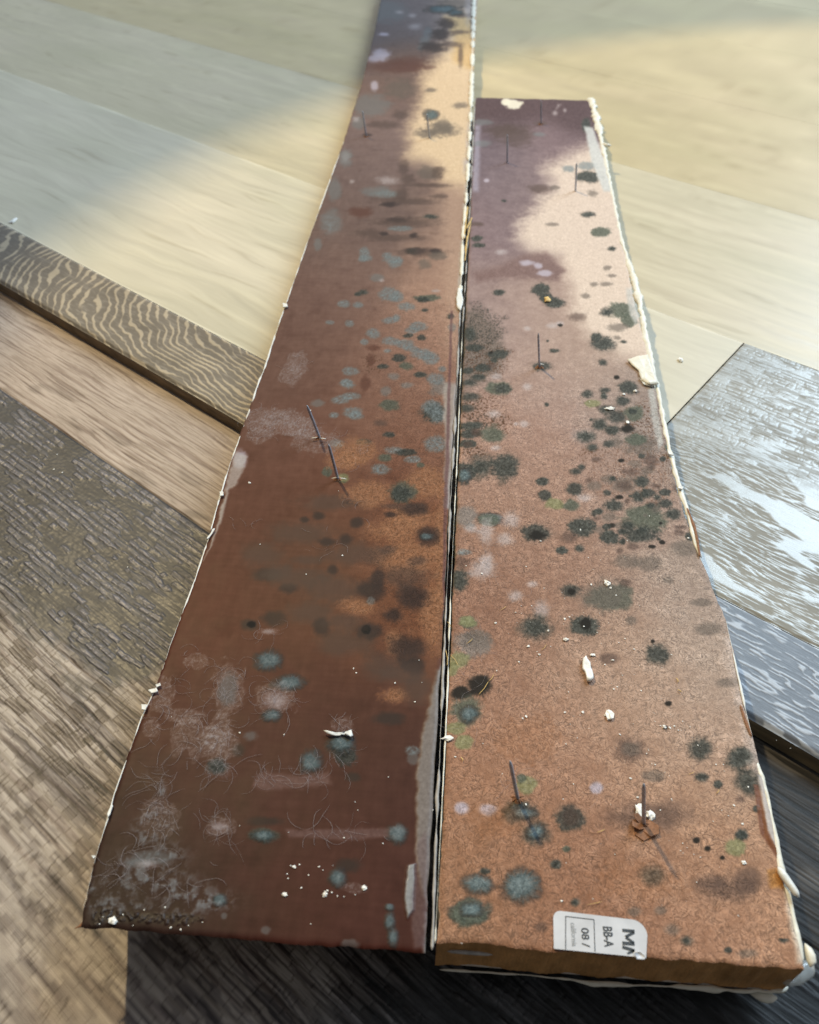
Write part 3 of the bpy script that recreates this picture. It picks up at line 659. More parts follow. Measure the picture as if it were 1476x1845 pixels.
R.region([(790,1500),(797,1500),(790,1700),(782,1700)], (196, 170, 150), 3, .6, 2)
R.region([(1005,188),(1012,188),(1000,200)], (200, 190, 190), 2, .5, 1)
R.hgt += .00004 * R.n1 * ss(500, 700, R.Y)
rb = empty('baseboard_offcut', (0, 0, 0), -B_ANG)
tag(rb, 'shorter board of bare brown fibreboard with dark round mould spots and a paper label', 'board')
SIDE_R = dict(front=(205, 156, 104), right=(205, 198, 180), back=(150, 125, 95), left=(170, 160, 140))
body = link('fibreboard_body', board_mesh('fibreboard_body', R, .0007, None, 0.0, SIDE_R, .0156, .90, dict(r=[(1062,182),(1072,215),(1085,270),(1103,345),(1126,460),(1148,560),(1170,645),(1190,740),(1212,850),(1236,930),(1262,1000),(1285,1060),(1308,1115),(1325,1190),(1342,1270),(1356,1330),(1376,1410),(1395,1500),(1412,1585),(1432,1670),(1446,1738)])), M_BOARD, rb)

# ---- left board: long, dark water-stained skin
L = Skin(-.0828, -.0012, .0616, 1.15, 440, 1.7, 500)
L.base([(160,1640,(50,40,34)),(300,1640,(52,36,31)),(250,1500,(66,43,36)),(500,1650,(78,41,32)),(700,1650,(80,43,34)),(600,1500,(82,46,36)),(400,1450,(80,48,40)),(300,1250,(88,50,38)),
 (450,1350,(82,48,38)),(600,1250,(88,50,37)),(700,1330,(80,48,37)),(340,1100,(98,56,40)),(450,1100,(102,60,42)),(550,1050,(96,68,50)),(420,950,(100,60,45)),(600,950,(100,70,52)),(700,1000,(130,90,64)),
 (780,1000,(156,112,80)),(650,1100,(115,78,54)),(780,1150,(135,96,68)),(730,870,(130,94,73)),(640,870,(116,75,55)),(480,850,(102,66,52)),(550,800,(112,76,62)),(700,760,(132,98,80)),(780,780,(150,114,94)),
 (480,700,(104,72,60)),(560,650,(108,76,62)),(700,650,(136,102,86)),(800,620,(168,134,114)),(540,540,(104,72,60)),(640,500,(120,90,78)),(800,500,(176,142,120)),(600,400,(104,78,68)),(700,400,(104,80,72)),
 (800,420,(148,120,104)),(640,300,(106,82,76)),(690,250,(124,100,94)),(690,150,(112,84,72)),(720,120,(98,72,62)),(700,30,(92,78,80)),(760,20,(104,92,94)),(840,10,(200,182,168)),(700,-200,(110,80,66)),(840,-300,(190,160,130))])
L.C *= np.array([.96, .87, .83]); L.C += ss(980, 380, L.Y)[..., None] * np.array([16, 24, 27.]); L.C += (L.n2 * 7 + L.n1 * 5 + L.n3 * 1.5 + 4 * fbm(L.u / 16, L.v / 1.2, 577, 3) + 5 * fbm(L.u / 2.2, L.v / 9, 578, 3) - 9 * ss(.25, .7, fbm(L.u / 12, L.v / 12, 579, 4)))[..., None]  # middle term: far part lightened, pale haze and sheen painted into the colour
L.rough[:] = .50 + .07 * L.n2; L.grain[:] = .12
expo = ss(600, 740, L.X + 25 * L.n2 + 30 * L.n4) * ss(440, 600, L.Y) * ss(1230, 1120, L.Y)
L.fib[:] = .75 * expo; L.grain += .3 * expo; L.rough += .18 * expo
L.region([(812,26),(822,60),(800,90),(775,120),(758,135),(758,165),(755,185),(745,210),(733,235),(738,262),(732,280),(742,290),(775,295),(792,312),(798,332),(835,345),(858,345),(858,20)], (246, 216, 178), 22, .95, 8, fib=0)
L.region([(790,335),(846,335),(836,480),(824,640),(806,640),(800,480)], (206, 172, 148), 20, .6, 8)
L.region([(800,30),(856,30),(856,130),(815,110),(820,70)], (232, 190, 128), 8, .7, 5)
S_ = '''
g 820 6 40 10;T 800 17 28 7;T 822 24 14 5;b 700 20 40 22;W 725 22 8 4;W 745 28 8 5;W 750 48 14 7;b 772 60 9 12;b 765 75 9 10;b 758 86 7 6;K 805 42 18 10;K 795 62 20 12;K 780 85 26 10;k 825 58 22 4;k 812 80 24 6;k 835 28 20 5;k 830 100 5 22;
k 600 1060 60 26;k 545 960 60 20;k 560 1105 40 20;k 620 1160 50 24;K 590 975 18 9;k 470 1000 40 24;K 520 1060 20 10;k 690 1200 40 24;k 600 905 60 16;K 640 905 20 6;
P 697 62 9 4;P 684 106 20 11;P 690 96 16 8;P 675 155 8 10;b 665 190 38 22;R 715 120 60 12;R 735 115 35 14;g 720 160 30 20;g 777 162 12 4;T 777 207 13 9;g 795 235 36 13;g 800 228 20 16;g 830 190 16 6;g 770 240 24 10;
b 645 222 14 11;W 640 215 8 6;k 690 225 30 7;k 722 206 16 9;K 660 243 9 3;W 620 283 11 13;b 620 285 14 16;W 633 327 6 4;b 600 340 14 20;B 694 349 24 8;b 680 345 30 9;W 700 325 26 8;g 772 312 24 14;k 790 310 12 12;k 728 300 10 14;k 735 322 14 10;k 775 334 48 4;k 725 350 12 14;
k 735 362 58 7;K 700 368 18 5;k 790 354 18 4;K 715 396 22 6;k 730 400 62 9;k 715 428 56 6;K 692 421 9 4;K 745 424 9 5;k 660 420 30 7;K 745 452 22 6;D 742 453 10 5;k 765 455 45 8;K 785 452 12 5;B 720 412 24 5;D 775 390 14 4;
S 595 405 24 28;b 595 400 20 22;b 572 440 8 12;B 657 455 11 11;B 652 466 9 6;B 708 468 18 8;B 698 460 10 6;R 650 382 22 10;
B 660 465 12 6;B 712 474 14 8;b 680 500 14 8;D 655 527 9 5;B 700 530 20 13;B 716 534 12 11;B 732 552 17 8;E 772 537 24 6;D 762 540 12 5;W 785 524 10 3;B 645 549 10 6;B 619 547 12 7;B 594 581 9 4;B 630 583 9 6;B 704 577 17 6;B 714 572 8 6;B 755 587 16 8;B 742 596 12 6;B 672 600 13 10;
B 656 616 8 6;B 706 615 18 8;B 730 620 18 9;B 742 628 14 6;B 698 632 8 4;B 762 638 20 11;B 775 645 18 12;D 718 645 12 7;E 732 660 13 8;D 757 675 10 5;B 797 665 8 6;B 632 669 16 8;B 625 691 14 9;b 710 678 11 7;B 786 684 18 11;b 733 694 13 6;D 812 570 6 5;b 815 590 8 8;D 765 559 6 3;D 760 608 8 5;D 735 605 9 4;
R 675 627 15 6;R 658 690 10 15;R 668 650 8 12;x 670 655 22 18;w 535 655 20 20;w 520 675 22 18;g 765 475 12 10;g 790 460 20 8;W 688 505 6 4;D 645 530 6 4;D 690 660 10 4;
B 626 692 14 9;B 612 720 18 8;B 632 714 16 7;B 636 742 20 11;B 642 748 14 9;b 572 727 13 7;B 602 748 10 6;b 695 705 10 9;E 700 730 17 11;D 783 745 24 16;B 778 735 20 14;B 790 750 18 14;b 795 700 22 14;B 783 800 20 15;b 607 798 16 8;B 610 802 10 7;D 655 796 14 5;E 650 798 8 4;D 702 783 11 5;
B 712 812 20 8;E 695 825 14 8;D 730 815 20 6;B 684 845 18 11;B 745 828 16 7;E 758 838 8 5;k 685 762 14 6;G 618 862 13 9;E 590 850 9 9;w 510 760 46 22;w 465 785 20 14;w 570 795 46 24;w 470 755 50 20;w 540 770 30 18;P 432 828 14 20;O 640 815 40 26;O 620 830 30 18;
O 665 890 46 24;O 715 955 56 22;O 645 1094 34 18;O 740 1005 66 32;O 712 1160 18 24;O 795 1010 14 130;O 711 1252 28 16;O 780 1110 24 70;O 740 930 50 20;O 770 870 40 30;
E 728 888 26 19;D 724 890 20 14;K 748 918 28 12;K 703 927 12 6;k 718 912 30 5;K 643 942 12 9;K 548 936 9 6;K 575 930 12 8;R 514 900 6 4;R 550 902 12 5;K 621 972 14 10;K 770 966 22 17;T 768 967 11 6;k 698 990 16 8;k 755 1010 18 8;k 550 1010 28 10;K 480 1035 26 13;k 500 1030 30 16;K 600 1026 10 9;
K 670 1064 26 22;K 682 1042 12 20;b 668 1083 8 8;K 745 1076 28 24;k 730 1040 50 20;K 448 1126 17 10;N 452 1125 9 6;K 490 1115 22 13;K 580 1129 16 17;K 708 1108 18 13;K 665 1136 24 13;N 660 1134 9 9;K 735 1166 36 24;W 482 1138 20 6;k 620 1120 40 18;k 530 1040 60 22;k 640 1000 60 20;
T 484 1191 24 18;T 522 1230 26 14;w 500 1262 42 28;W 500 1262 26 18;T 490 1290 18 10;w 412 1240 30 46;b 410 1240 20 30;w 390 1320 24 30;w 350 1330 42 42;W 395 1385 26 16;D 392 1382 20 14;K 430 1352 12 12;b 452 1326 14 10;w 350 1190 24 15;w 290 1250 28 34;w 275 1310 16 22;w 330 1290 40 16;w 400 1345 30 30;
S 280 1395 18 12;S 293 1425 14 20;w 285 1470 34 34;S 285 1480 30 28;T 560 1374 19 19;T 612 1342 20 20;D 622 1362 22 18;T 618 1340 20 18;w 616 1308 20 14;K 637 1400 13 8;B 745 1352 15 9;b 745 1368 12 12;K 700 1294 28 12;k 750 1240 30 30;K 740 1200 26 16;k 720 1215 40 20;
w 398 1492 28 17;W 396 1490 18 9;E 475 1504 28 14;T 475 1506 20 10;K 480 1480 34 10;T 716 1505 18 18;B 716 1500 14 16;T 608 1580 16 16;K 628 1560 26 14;T 395 1622 12 11;b 403 1650 6 6;T 702 1635 8 7;T 702 1660 9 16;T 708 1690 9 18;b 630 1702 18 9;b 478 1676 9 8;w 640 1600 20 10;
S 240 1560 62 40;S 262 1500 42 44;S 200 1600 40 40;S 330 1600 60 40;S 300 1540 60 30;b 245 1555 26 10;S 180 1640 40 30;S 230 1640 110 22;C 190 1652 46 14;C 300 1656 70 10;S 150 1600 26 40;S 270 1590 70 40;S 380 1620 60 30;b 270 1545 40 14;W 262 1556 26 10;S 340 1630 70 24'''
for it in S_.replace('\n', '').split(';'):
    k_, *v_ = it.split(); L.spot(*map(float, v_), k_)
L.region([(452,1416),(462,1396),(480,1390),(530,1398),(592,1394),(598,1412),(540,1420),(480,1424)], (140, 114, 110), 6, .55, 7, rough=.6)
L.region([(515,1494),(600,1494),(700,1492),(702,1508),(620,1514),(520,1508)], (120, 92, 88), 4, .7, 4, rough=.6)
# dusty white margin along the gap
L.region([(846,200),(838,345),(828,470),(822,560),(845,560),(860,200)], (206, 196, 182), 4, .8, 3, fib=.2)
L.region([(800,690),(826,690),(818,920),(802,915)], (182, 172, 164), 4, .8, 4, fib=0, rough=.35)
L.region([(812,560),(816,560),(806,920),(801,1120),(797,1120),(800,900)], (108, 74, 76), 2, .7, 1)
L.region([(786,1215),(806,1180),(800,1450),(780,1725),(757,1725),(768,1640),(752,1560),(752,1400),(768,1300)], (150, 144, 140), 5, .85, 6, fib=0, rough=.35, h=.00015)
L.region([(735,1560),(748,1555),(744,1640),(732,1655),(728,1610)], (176, 180, 182), 3, .9, 4, fib=0, rough=.15, h=.0006)
L.region([(752,1520),(768,1500),(774,1700),(745,1710),(738,1660)], (124, 104, 104), 5, .6, 5, rough=.3)
for a in [(845,20,10,30),(842,300,10,20),(846,270,8,50)]: L.spot(*a, 'W')
L.region([(424,815),(444,822),(440,845),(420,880),(402,888),(412,850)], (196, 188, 184), 4, .7, 5, rough=.4, h=.0001)
L.region([(384,955),(398,900),(410,880),(398,930),(380,975),(360,1010)], (196, 190, 184), 3, .75, 3, rough=.4, h=.0001)
lb = empty('baseboard_offcut', (0, 0, 0), -B_ANG)
tag(lb, 'longer dark reddish brown board with blue grey mould and white threads, mitred front end', 'board')
SIDE_L = dict(front=(96, 62, 44), right=(165, 158, 148), back=(120, 95, 75), left=(205, 202, 192))
link('fibreboard_body', board_mesh('fibreboard_body', L, .0006, None, 0.014, SIDE_L, .0156, .68, dict(l=[(690,-20),(674,60),(652,150),(622,245),(590,340),(556,430),(515,548),(478,660),(447,740),(413,840),(378,958),(345,1060),(305,1165),(282,1235),(250,1305),(225,1375),(203,1440),(186,1500),(168,1560),(152,1630),(145,1668)])), M_BOARD, lb)
# ------------------------------------------------------------------ details fixed to the boards
def loc_of(x, y, z=TOP):
    u, v = uv_of(x, y, z); return Vector((u, v, z))
def bm_link(name, bm, mat, parent=None, smooth=True):
    me = bpy.data.meshes.new(name); bm.normal_update()
    for f in bm.faces: f.smooth = smooth
    bm.to_mesh(me); bm.free(); return link(name, me, mat, parent)
def bead(name, pts, z, mat, parent, flat=.6, rag=.25, seed=0, step=.0009, drop=.0, slim=.80, chips=.0):
    """lumpy strand through survey points (x, y, half width in pixels)"""
    P = []
    for x, y, w in pts:
        u, v = uv_of(x, y, z); X_, Y_ = at(x, y, z); dep = Y_ * cP - (z - CAM_H) * sP
        P.append((u, v, w * dep / F))
    P = np.array(P); seg = np.hypot(np.diff(P[:, 0]), np.diff(P[:, 1])); cum = np.concatenate([[0], np.cumsum(seg)])
    n = max(4, int(cum[-1] / step)); tt = np.linspace(0, cum[-1], n)
    u = np.interp(tt, cum, P[:, 0]); v = np.interp(tt, cum, P[:, 1]); r = np.interp(tt, cum, P[:, 2]) * slim
    k = tt * 1e3; r = r * (1 + rag * fbm(k / 9, k * 0 + seed, 91 + seed, 3) * 1.6); off = r * rag * 1.2 * fbm(k / 6, k * 0 + 9, 95 + seed, 3)
    r = r * (1 - chips * ss(.0, .25, perlin(k / 15, k * 0 + 3.3, 99 + seed))); r[0] *= .3; r[-1] *= .3
    du = np.gradient(u); dv = np.gradient(v); L_ = np.hypot(du, dv); nx, ny = -dv / L_, du / L_
    M = 10; co = []
    for i in range(M):
        a = 2 * math.pi * i / M; lump = 1 + rag * .8 * perlin(k / 8 + i * .7, k * 0 + i * .7, 97 + seed)
        co.append(np.stack([u + nx * (off + r * math.cos(a) * lump), v + ny * (off + r * math.cos(a) * lump), z - drop + r * flat * math.sin(a) * lump], -1))
    co = np.stack(co, 1).reshape(-1, 3); q = []
    i = np.arange(n - 1)[:, None] * M; j = np.arange(M)[None, :]; jn = (j + 1) % M
    q = np.stack([i + j, i + M + j, i + M + jn, i + jn], -1).reshape(-1, 4)
    co = np.concatenate([co, [co[:M].mean(0), co[-M:].mean(0)]]); c0, c1 = len(co) - 2, len(co) - 1; b = (n - 1) * M
    tr = [[c0, m_, (m_ + 1) % M] for m_ in range(M)] + [[c1, b + (m_ + 1) % M, b + m_] for m_ in range(M)]
    return link(name, mesh_np(name, co, q, tris=tr), mat, parent)
def flake(name, poly, z, mat, parent=None, thick=.0004, curl=.0006, seed=0, world_frame=False):
    rnd = random.Random(seed); pts = [loc_of(x, y, z) for x, y in poly]
    if world_frame: pts = [Vector((*(p.x * BU + p.y * BV), z)) for p in pts]
    out = []
    for i, p in enumerate(pts):
        q = pts[(i + 1) % len(pts)]; m = max(1, int((q - p).length / .0009))
        for j in range(m):
            a = p.lerp(q, j / m); out.append(Vector((a.x + rnd.uniform(-1, 1) * .00015, a.y + rnd.uniform(-1, 1) * .00015, a.z)))
    c = sum(out, Vector()) / len(out); bm = bmesh.new(); rings = []
    R_ = max((p - c).length for p in out)
    for lev, (sc, up) in enumerate([(1, 0), (1, thick), (.7, thick), (.35, thick)]):
        ring = []
        for p in out:
            q = c + (p - c) * sc; q.z = z + up + curl * ((q - c).length / R_) ** 2 * (.5 + .5 * mnoise.noise(q * 400)) + .00015 * mnoise.noise(q * 900) * (1 if up else 0)
            ring.append(bm.verts.new(q))
        rings.append(ring)
    n = len(out)
    for a, b in zip(rings, rings[1:]):
        for i in range(n): bm.faces.new((a[i], a[(i + 1) % n], b[(i + 1) % n], b[i]))
    t = bm.verts.new(c + Vector((0, 0, thick)))
    for i in range(n): bm.faces.new((rings[-1][i], rings[-1][(i + 1) % n], t))
    bm.faces.new(list(reversed(rings[0])))
    bmesh.ops.recalc_face_normals(bm, faces=bm.faces)
    return bm_link(name, bm, mat, parent)
# painted lip, caulk and glue of the right board
bead('caulk_bead', [(1064,178,8),(1070,198,10),(1078,228,10),(1084,255,8),(1090,285,6),(1100,335,4.5),(1112,395,4.5),(1119,430,5.5),(1130,465,7),(1143,505,9),(1152,545,10),(1160,585,8),(1166,620,8),(1174,655,9),(1184,692,8),(1194,750,6.5),(1204,800,6),(1218,855,6),(1232,900,7),(1240,930,6)], TOP - .0004, M_CAULK, rb, .5, .38, 1, slim=.72, chips=.35)
bead('caulk_bead', [(1086,259,4),(1092,262,4),(1101,262,3)], TOP, M_CAULK, rb, .8, .2, 2)
bead('caulk_bead', [(1240,925,4),(1248,960,5),(1256,985,4),(1263,1005,3)], TOP, M_CAULK, rb, .6, .35, 3)
bead('torn_paper_lip', [(1238,915,2.5),(1252,950,3),(1257,975,3),(1262,1003,2)], TOP + .0006, M_RUST, rb, .4, .4, 4)
bead('paint_lip', [(1309,1120,1.5),(1313,1140,3),(1326,1200,2),(1340,1262,4),(1346,1290,3),(1356,1328,2.5)], TOP, M_PAINT, rb, .5, .4, 5, slim=.7, chips=.8)
bead('torn_paper_lip', [(1334,1270,3),(1346,1305,4),(1355,1328,2)], TOP + .0002, M_RUST, rb, .4, .4, 6)
bead('caulk_bead', [(1362,1370,4),(1372,1400,7),(1376,1412,5),(1384,1440,4),(1392,1480,4),(1400,1520,6),(1404,1545,8),(1410,1575,7)], TOP - .0004, M_CAULK, rb, .5, .3, 7)
bead('caulk_strand', [(1402,1562,7),(1412,1578,9),(1428,1600,9),(1440,1617,8)], TOP + .0008, M_PAINT, rb, .8, .12, 8)
bead('caulk_bead', [(1416,1590,7),(1424,1630,8),(1432,1665,7),(1438,1700,8),(1446,1735,7)], TOP - .0012, M_CAULK, rb, .7, .25, 9)
bead('caulk_bead', [(1450,1700,5),(1457,1712,9),(1462,1730,10),(1460,1742,6)], TOP - .0025, M_CAULK, rb, .8, .35, 10)
flake('paint_flake', [(1130,650),(1146,645),(1166,641),(1178,668),(1186,694),(1170,696),(1156,686),(1150,668),(1140,660)], TOP + .0005, M_CAULK, rb, .0004, .0012, 3)
flake('paint_flake', [(1151,682),(1160,689),(1166,686),(1180,692),(1176,698),(1160,694)], TOP + .0003, M_PAINT, rb, .0004, .0005, 4)
flake('paint_flake', [(1202,812),(1210,818),(1214,822),(1204,820)], TOP + .0006, M_PAINT, rb, .0004, .0005, 5)
flake('paint_flake', [(1222,876),(1232,879),(1229,884),(1221,881)], TOP + .0004, M_PAINT, rb, .0004, .0005, 6)
# ragged paint and glue hanging under the front end
ZB = TOP - .0156
bead('caulk_bead', [(792,1747,2.5),(860,1751,2.5),(940,1756,3),(1030,1765,4),(1060,1772,6),(1110,1774,5),(1180,1776,5),(1250,1779,7),(1300,1783,9),(1340,1786,12),(1385,1788,11),(1420,1778,9)], ZB + .0004, M_CAULK, rb, .5, .45, 11, slim=.7, chips=.6)
bead('caulk_bead', [(1352,1790,6),(1378,1797,12),(1400,1798,9)], ZB - .0006, M_CAULK, rb, .6, .3, 12)
bead('glue_blob', [(1412,1772,9),(1432,1758,18),(1452,1746,20),(1466,1738,12)], TOP - .009, M_GLUE, rb, .7, .25, 13)
bead('paint_smear', [(806,1714,3),(840,1716,4.5),(868,1718,4),(888,1720,2)], TOP - .004, M_DULL, rb, .3, .2, 14)
bpy.context.view_layer.update()
# thin pale lips of the inner edges
bead('paint_lip', [(856,178,1.6),(852,260,1.8),(848,350,1.8),(841,470,1.6),(833,600,1.8)], TOP, M_DULL, rb, .6, .3, 15, slim=.7, chips=.8)
bead('paint_lip', [(833,600,1.2),(825,800,1.3),(813,1050,1.6),(809,1160,2.4),(806,1260,2.2),(797,1440,1.4),(789,1600,2.0),(784,1700,2.2)], TOP, M_CAULK, rb, .5, .4, 16, slim=.7, chips=.8)
bead('paint_lip', [(855,-60,6),(852,60,6),(849,180,6),(845,280,5.5),(840,360,5),(834,430,5),(832,490,5),(829,530,5)], TOP + .0002, M_CAULK, lb, .6, .25, 17, slim=.7, chips=.8)
bead('paint_lip', [(829,560,2.5),(824,680,3),(818,800,3.5),(812,900,4),(808,1000,2.4),(804,1090,2),(800,1180,3),(797,1250,4),(793,1350,4),(788,1450,4),(783,1580,3.5),(779,1712,4)], TOP, M_DULL, lb, .45, .35, 18, slim=.7, chips=.8)
flake('paint_flake', [(826,520),(832,524),(835,545),(830,562),(824,556),(822,540)], TOP + .0004, M_PAINT, lb, .0004, .0006, 7)
for i, (a, b) in enumerate([((838,452),(849,398)),((836,430),(843,372)),((841,412),(851,392)),((838,470),(842,425))]):
    bead('yellow_strand', [(a[0], a[1], 1.4), (b[0], b[1], 1.4)], TOP + .0003 * (i + 1), M_YELLOW, lb, .8, .3, 20 + i)
# thin white lip along the far left edge, with chips
bead('paint_lip', [(620,255,1.2),(560,420,1.2),(514,552,1.4),(500,590,1.4),(478,660,3.0),(462,700,2.6),(450,740,2),(432,790,2),(415,835,2.4),(398,890,2.2),(380,955,2.4)], TOP - .0003, M_PAINT, lb, .5, .45, 25, slim=.7, chips=.8)
bead('paint_lip', [(380,960,2),(366,1002,2.4),(346,1060,2.6),(325,1115,2.8),(306,1165,2.0),(284,1235,1.8),(256,1290,1.4),(228,1370,1.4),(206,1430,1.8),(196,1470,3),(172,1545,1.2),(150,1640,1.2)], TOP - .0003, M_PAINT, lb, .5, .45, 26, slim=.7, chips=.8)
for i, pl in enumerate([[(509,548),(518,549),(518,555),(511,555)], [(257,1270),(266,1272),(264,1281),(256,1280)], [(268,1244),(283,1242),(286,1247),(272,1251)], [(396,888),(402,887),(403,894),(397,896)], [(383,956),(387,955),(376,972),(372,974)], [(165,1543),(172,1544),(170,1550)], [(281,1236),(288,1233),(290,1237),(284,1240)], [(194,1467),(201,1450),(204,1452),(196,1476)]]):
    flake('paint_flake', pl, TOP + .0004, M_PAINT, lb, .0004, .0005, 30 + i)
bead('torn_corner', [(166,1640,3),(158,1655,5),(146,1668,4),(135,1673,2)], TOP - .0012, M_RUST, lb, .5, .3, 27)
flake('paint_flake', [(584,1318),(600,1321),(622,1320),(634,1316),(636,1326),(632,1330),(626,1322),(604,1327),(590,1324)], TOP + .0006, M_PAINT, lb, .0003, .0014, 41)

def threads(name, blobs, mat, parent, seed, r=.00006):
    rnd = random.Random(seed); V_ = []; Q_ = []
    for x, y, rx, ry, n in blobs:
        c = loc_of(x, y); e1 = loc_of(x + rx, y); e2 = loc_of(x, y - ry); sx = (e1 - c).length; sy = (e2 - c).length
        for _ in range(int(n * .5)):
            a = rnd.uniform(0, 6.283); q = math.sqrt(rnd.random()); p = Vector((c.x + sx * q * math.cos(a), c.y + sy * q * math.sin(a), 0))
            h = rnd.uniform(0, 6.283); ln = int(rnd.uniform(6, 26)); cur = rnd.uniform(-.16, .16); rr_ = r * rnd.uniform(.5, 1.5); path = []
            ph = rnd.uniform(0, 6)
            for k in range(ln):
                path.append((p.x, p.y, TOP + .00012 + .00035 * abs(math.sin(ph + k * .25)), h)); h += cur + rnd.uniform(-.16, .16); p = p + Vector((math.cos(h), math.sin(h), 0)) * .00038
            b0 = len(V_)
            for k, (x_, y_, z_, hh) in enumerate(path):
                w_ = rr_ * (1 - abs(2 * k / (ln - 1) - 1) ** 3 * .7); nx, ny = -math.sin(hh) * w_, math.cos(hh) * w_
                V_ += [(x_ + nx, y_ + ny, z_), (x_, y_, z_ + w_), (x_ - nx, y_ - ny, z_), (x_, y_, z_ - w_)]
                if k:
                    o = b0 + (k - 1) * 4
                    for m_ in range(4): Q_.append((o + m_, o + 4 + m_, o + 4 + (m_ + 1) % 4, o + (m_ + 1) % 4))
    o = link(name, mesh_np(name, np.array(V_), Q_), mat, parent); o['kind'] = 'stuff'; return o
M_THREAD = simple_mat('mould_thread', (178, 168, 170), 0.6, vary=.1, trans=.4)
threads('mould_threads', [(500,1262,44,30,80),(412,1235,30,46,80),(390,1320,24,30,40),(352,1330,42,42,30),(395,1385,34,18,50),(350,1190,24,16,16),(290,1250,30,36,40),(275,1312,16,26,20),(330,1290,44,12,25),
  (285,1400,16,26,36),(290,1435,12,18,24),(285,1475,34,32,60),(520,1405,70,10,70),(398,1492,28,17,50),(610,1502,90,6,40),(616,1308,20,14,30),(482,1138,22,6,20),(510,760,46,22,60),(465,785,20,14,24),(570,795,46,24,50),(470,755,50,14,30),
  (535,655,16,20,16),(520,675,22,14,14),(240,1560,50,30,50),(620,1370,30,20,16),(330,1400,60,90,14),(590,990,40,12,12),(450,940,40,10,10),(660,820,46,24,40),(600,940,60,30,10),(320,1560,60,40,30),(570,1380,60,10,20)], M_THREAD, lb, 3, .000025)
threads('mould_threads', [(868,1024,28,22,50),(920,937,20,18,30),(878,985,14,26,30),(848,1160,32,24,50),(975,1098,16,16,14),(930,1075,14,10,10),(850,1230,40,26,12),(848,952,14,10,14),(1075,1420,14,12,8),(945,1410,26,20,20),(835,1290,30,30,16)], M_THREAD, rb, 4, .000022)

# ------------------------------------------------------------------ nails driven through the boards
def nail(parent, base, tip, w=.00108, torn='collar', label=None, seed=0):
    rnd = random.Random(seed)
    b = at(*base, TOP); a_ = (tip[0] - CX) / F; b_ = (tip[1] - CY) / F
    d = np.array([a_, cP - b_ * sP, -sP - b_ * cP]); t = b[1] / d[1]; tp = np.array([d[0] * t, b[1], CAM_H + d[2] * t])
    B = Vector((float(b @ BU), float(b @ BV), TOP)); T_ = Vector((float(tp[:2] @ BU), float(tp[:2] @ BV), float(tp[2])))
    ax = (T_ - B); ln = ax.length; q = ax.to_track_quat('Z', 'Y')
    n = empty('nail', B); n.parent = parent
    bm = bmesh.new(); rings = []
    prof = [(-.0015, 1), (0, 1), (.3 * ln, .98), (.6 * ln, .98), (ln - .0022, .96), (ln - .0010, .72), (ln, .22)]
    bend = rnd.uniform(-.0004, .0004)
    for h, sc in prof:
        ring = []
        for k in range(8):
            an = math.pi / 4 * k + math.pi / 8; rr = w / 2 * sc * (1.0 if k % 2 else 1.06)
            ring.append(bm.verts.new(q @ Vector((rr * math.cos(an) + bend * math.sin(math.pi * max(h, 0) / ln), rr * .9 * math.sin(an), h))))
        rings.append(ring)
    for r0, r1 in zip(rings, rings[1:]):
        for k in range(8): bm.faces.new((r0[k], r0[(k + 1) % 8], r1[(k + 1) % 8], r1[k]))
    bm.faces.new(rings[-1]); bm.faces.new(list(reversed(rings[0])))
    me_o = bm_link('shank', bm, M_NAIL, n)
    if torn:
        bm = bmesh.new(); m = 26
        cx = bm.verts.new((0, 0, .0004)); r1 = []; r2 = []
        for k in range(m):
            an = 2 * math.pi * k / m; e_ = rnd.uniform(.7, 1.15)
            r1.append(bm.verts.new((.0009 * math.cos(an) * e_, .0009 * math.sin(an) * e_, .0002 + rnd.uniform(.0000, .0005))))
            r2.append(bm.verts.new((.0021 * math.cos(an) * e_, .0017 * math.sin(an) * e_, -.0001)))
        for k in range(m):
            j = (k + 1) % m; bm.faces.new((cx, r1[k], r1[j])); bm.faces.new((r1[k], r2[k], r2[j], r1[j]))
        bm_link('torn_collar', bm, M_RUST, n, smooth=False)
    if torn == 'flaps':
        for k, (an, L_, wd, up) in enumerate([(205, .0036, .0026, .0016), (320, .0042, .0034, .0011), (262, .0046, .0036, .0004), (150, .0030, .0018, .0019)]):
            bm = bmesh.new(); an = math.radians(an); c, s_ = math.cos(an), math.sin(an)
            pr = [(.0003, -wd / 2, .0002), (.0003, wd / 2, .0002), (L_ * .7, wd * .5, up * .9), (L_, 0, up), (L_ * .75, -wd * .6, up * .8)]
            vt = [bm.verts.new((c * x - s_ * y, s_ * x + c * y, z)) for x, y, z in pr]; vb = [bm.verts.new((c * x - s_ * y, s_ * x + c * y, z - .0003)) for x, y, z in pr]
            bm.faces.new(vt); bm.faces.new(list(reversed(vb)))
            for i in range(5): bm.faces.new((vb[i], vb[(i + 1) % 5], vt[(i + 1) % 5], vt[i]))
            bm_link('splinter', bm, M_RUST, n, smooth=False)
    return n
nail(rb, (1160,1484), (1160,1412), torn='flaps', seed=1); nail(rb, (933,1438), (919,1371), torn='collar', seed=2); nail(rb, (972,662), (970,600), .0010, 'collar', seed=3)
nail(rb, (975,224), (975,182), .0011, 'collar', seed=4); nail(rb, (914,293), (914,243), .0012, None, seed=5); nail(rb, (1037,344), (1039,293), .0012, None, seed=6)
nail(lb, (609,863), (592,800), torn='collar', seed=7); nail(lb, (576,789), (553,730), .0011, 'collar', seed=8); nail(lb, (660,246), (653,200), .0011, 'collar', seed=9); nail(lb, (774,249), (769,205), .0011, None, seed=10)
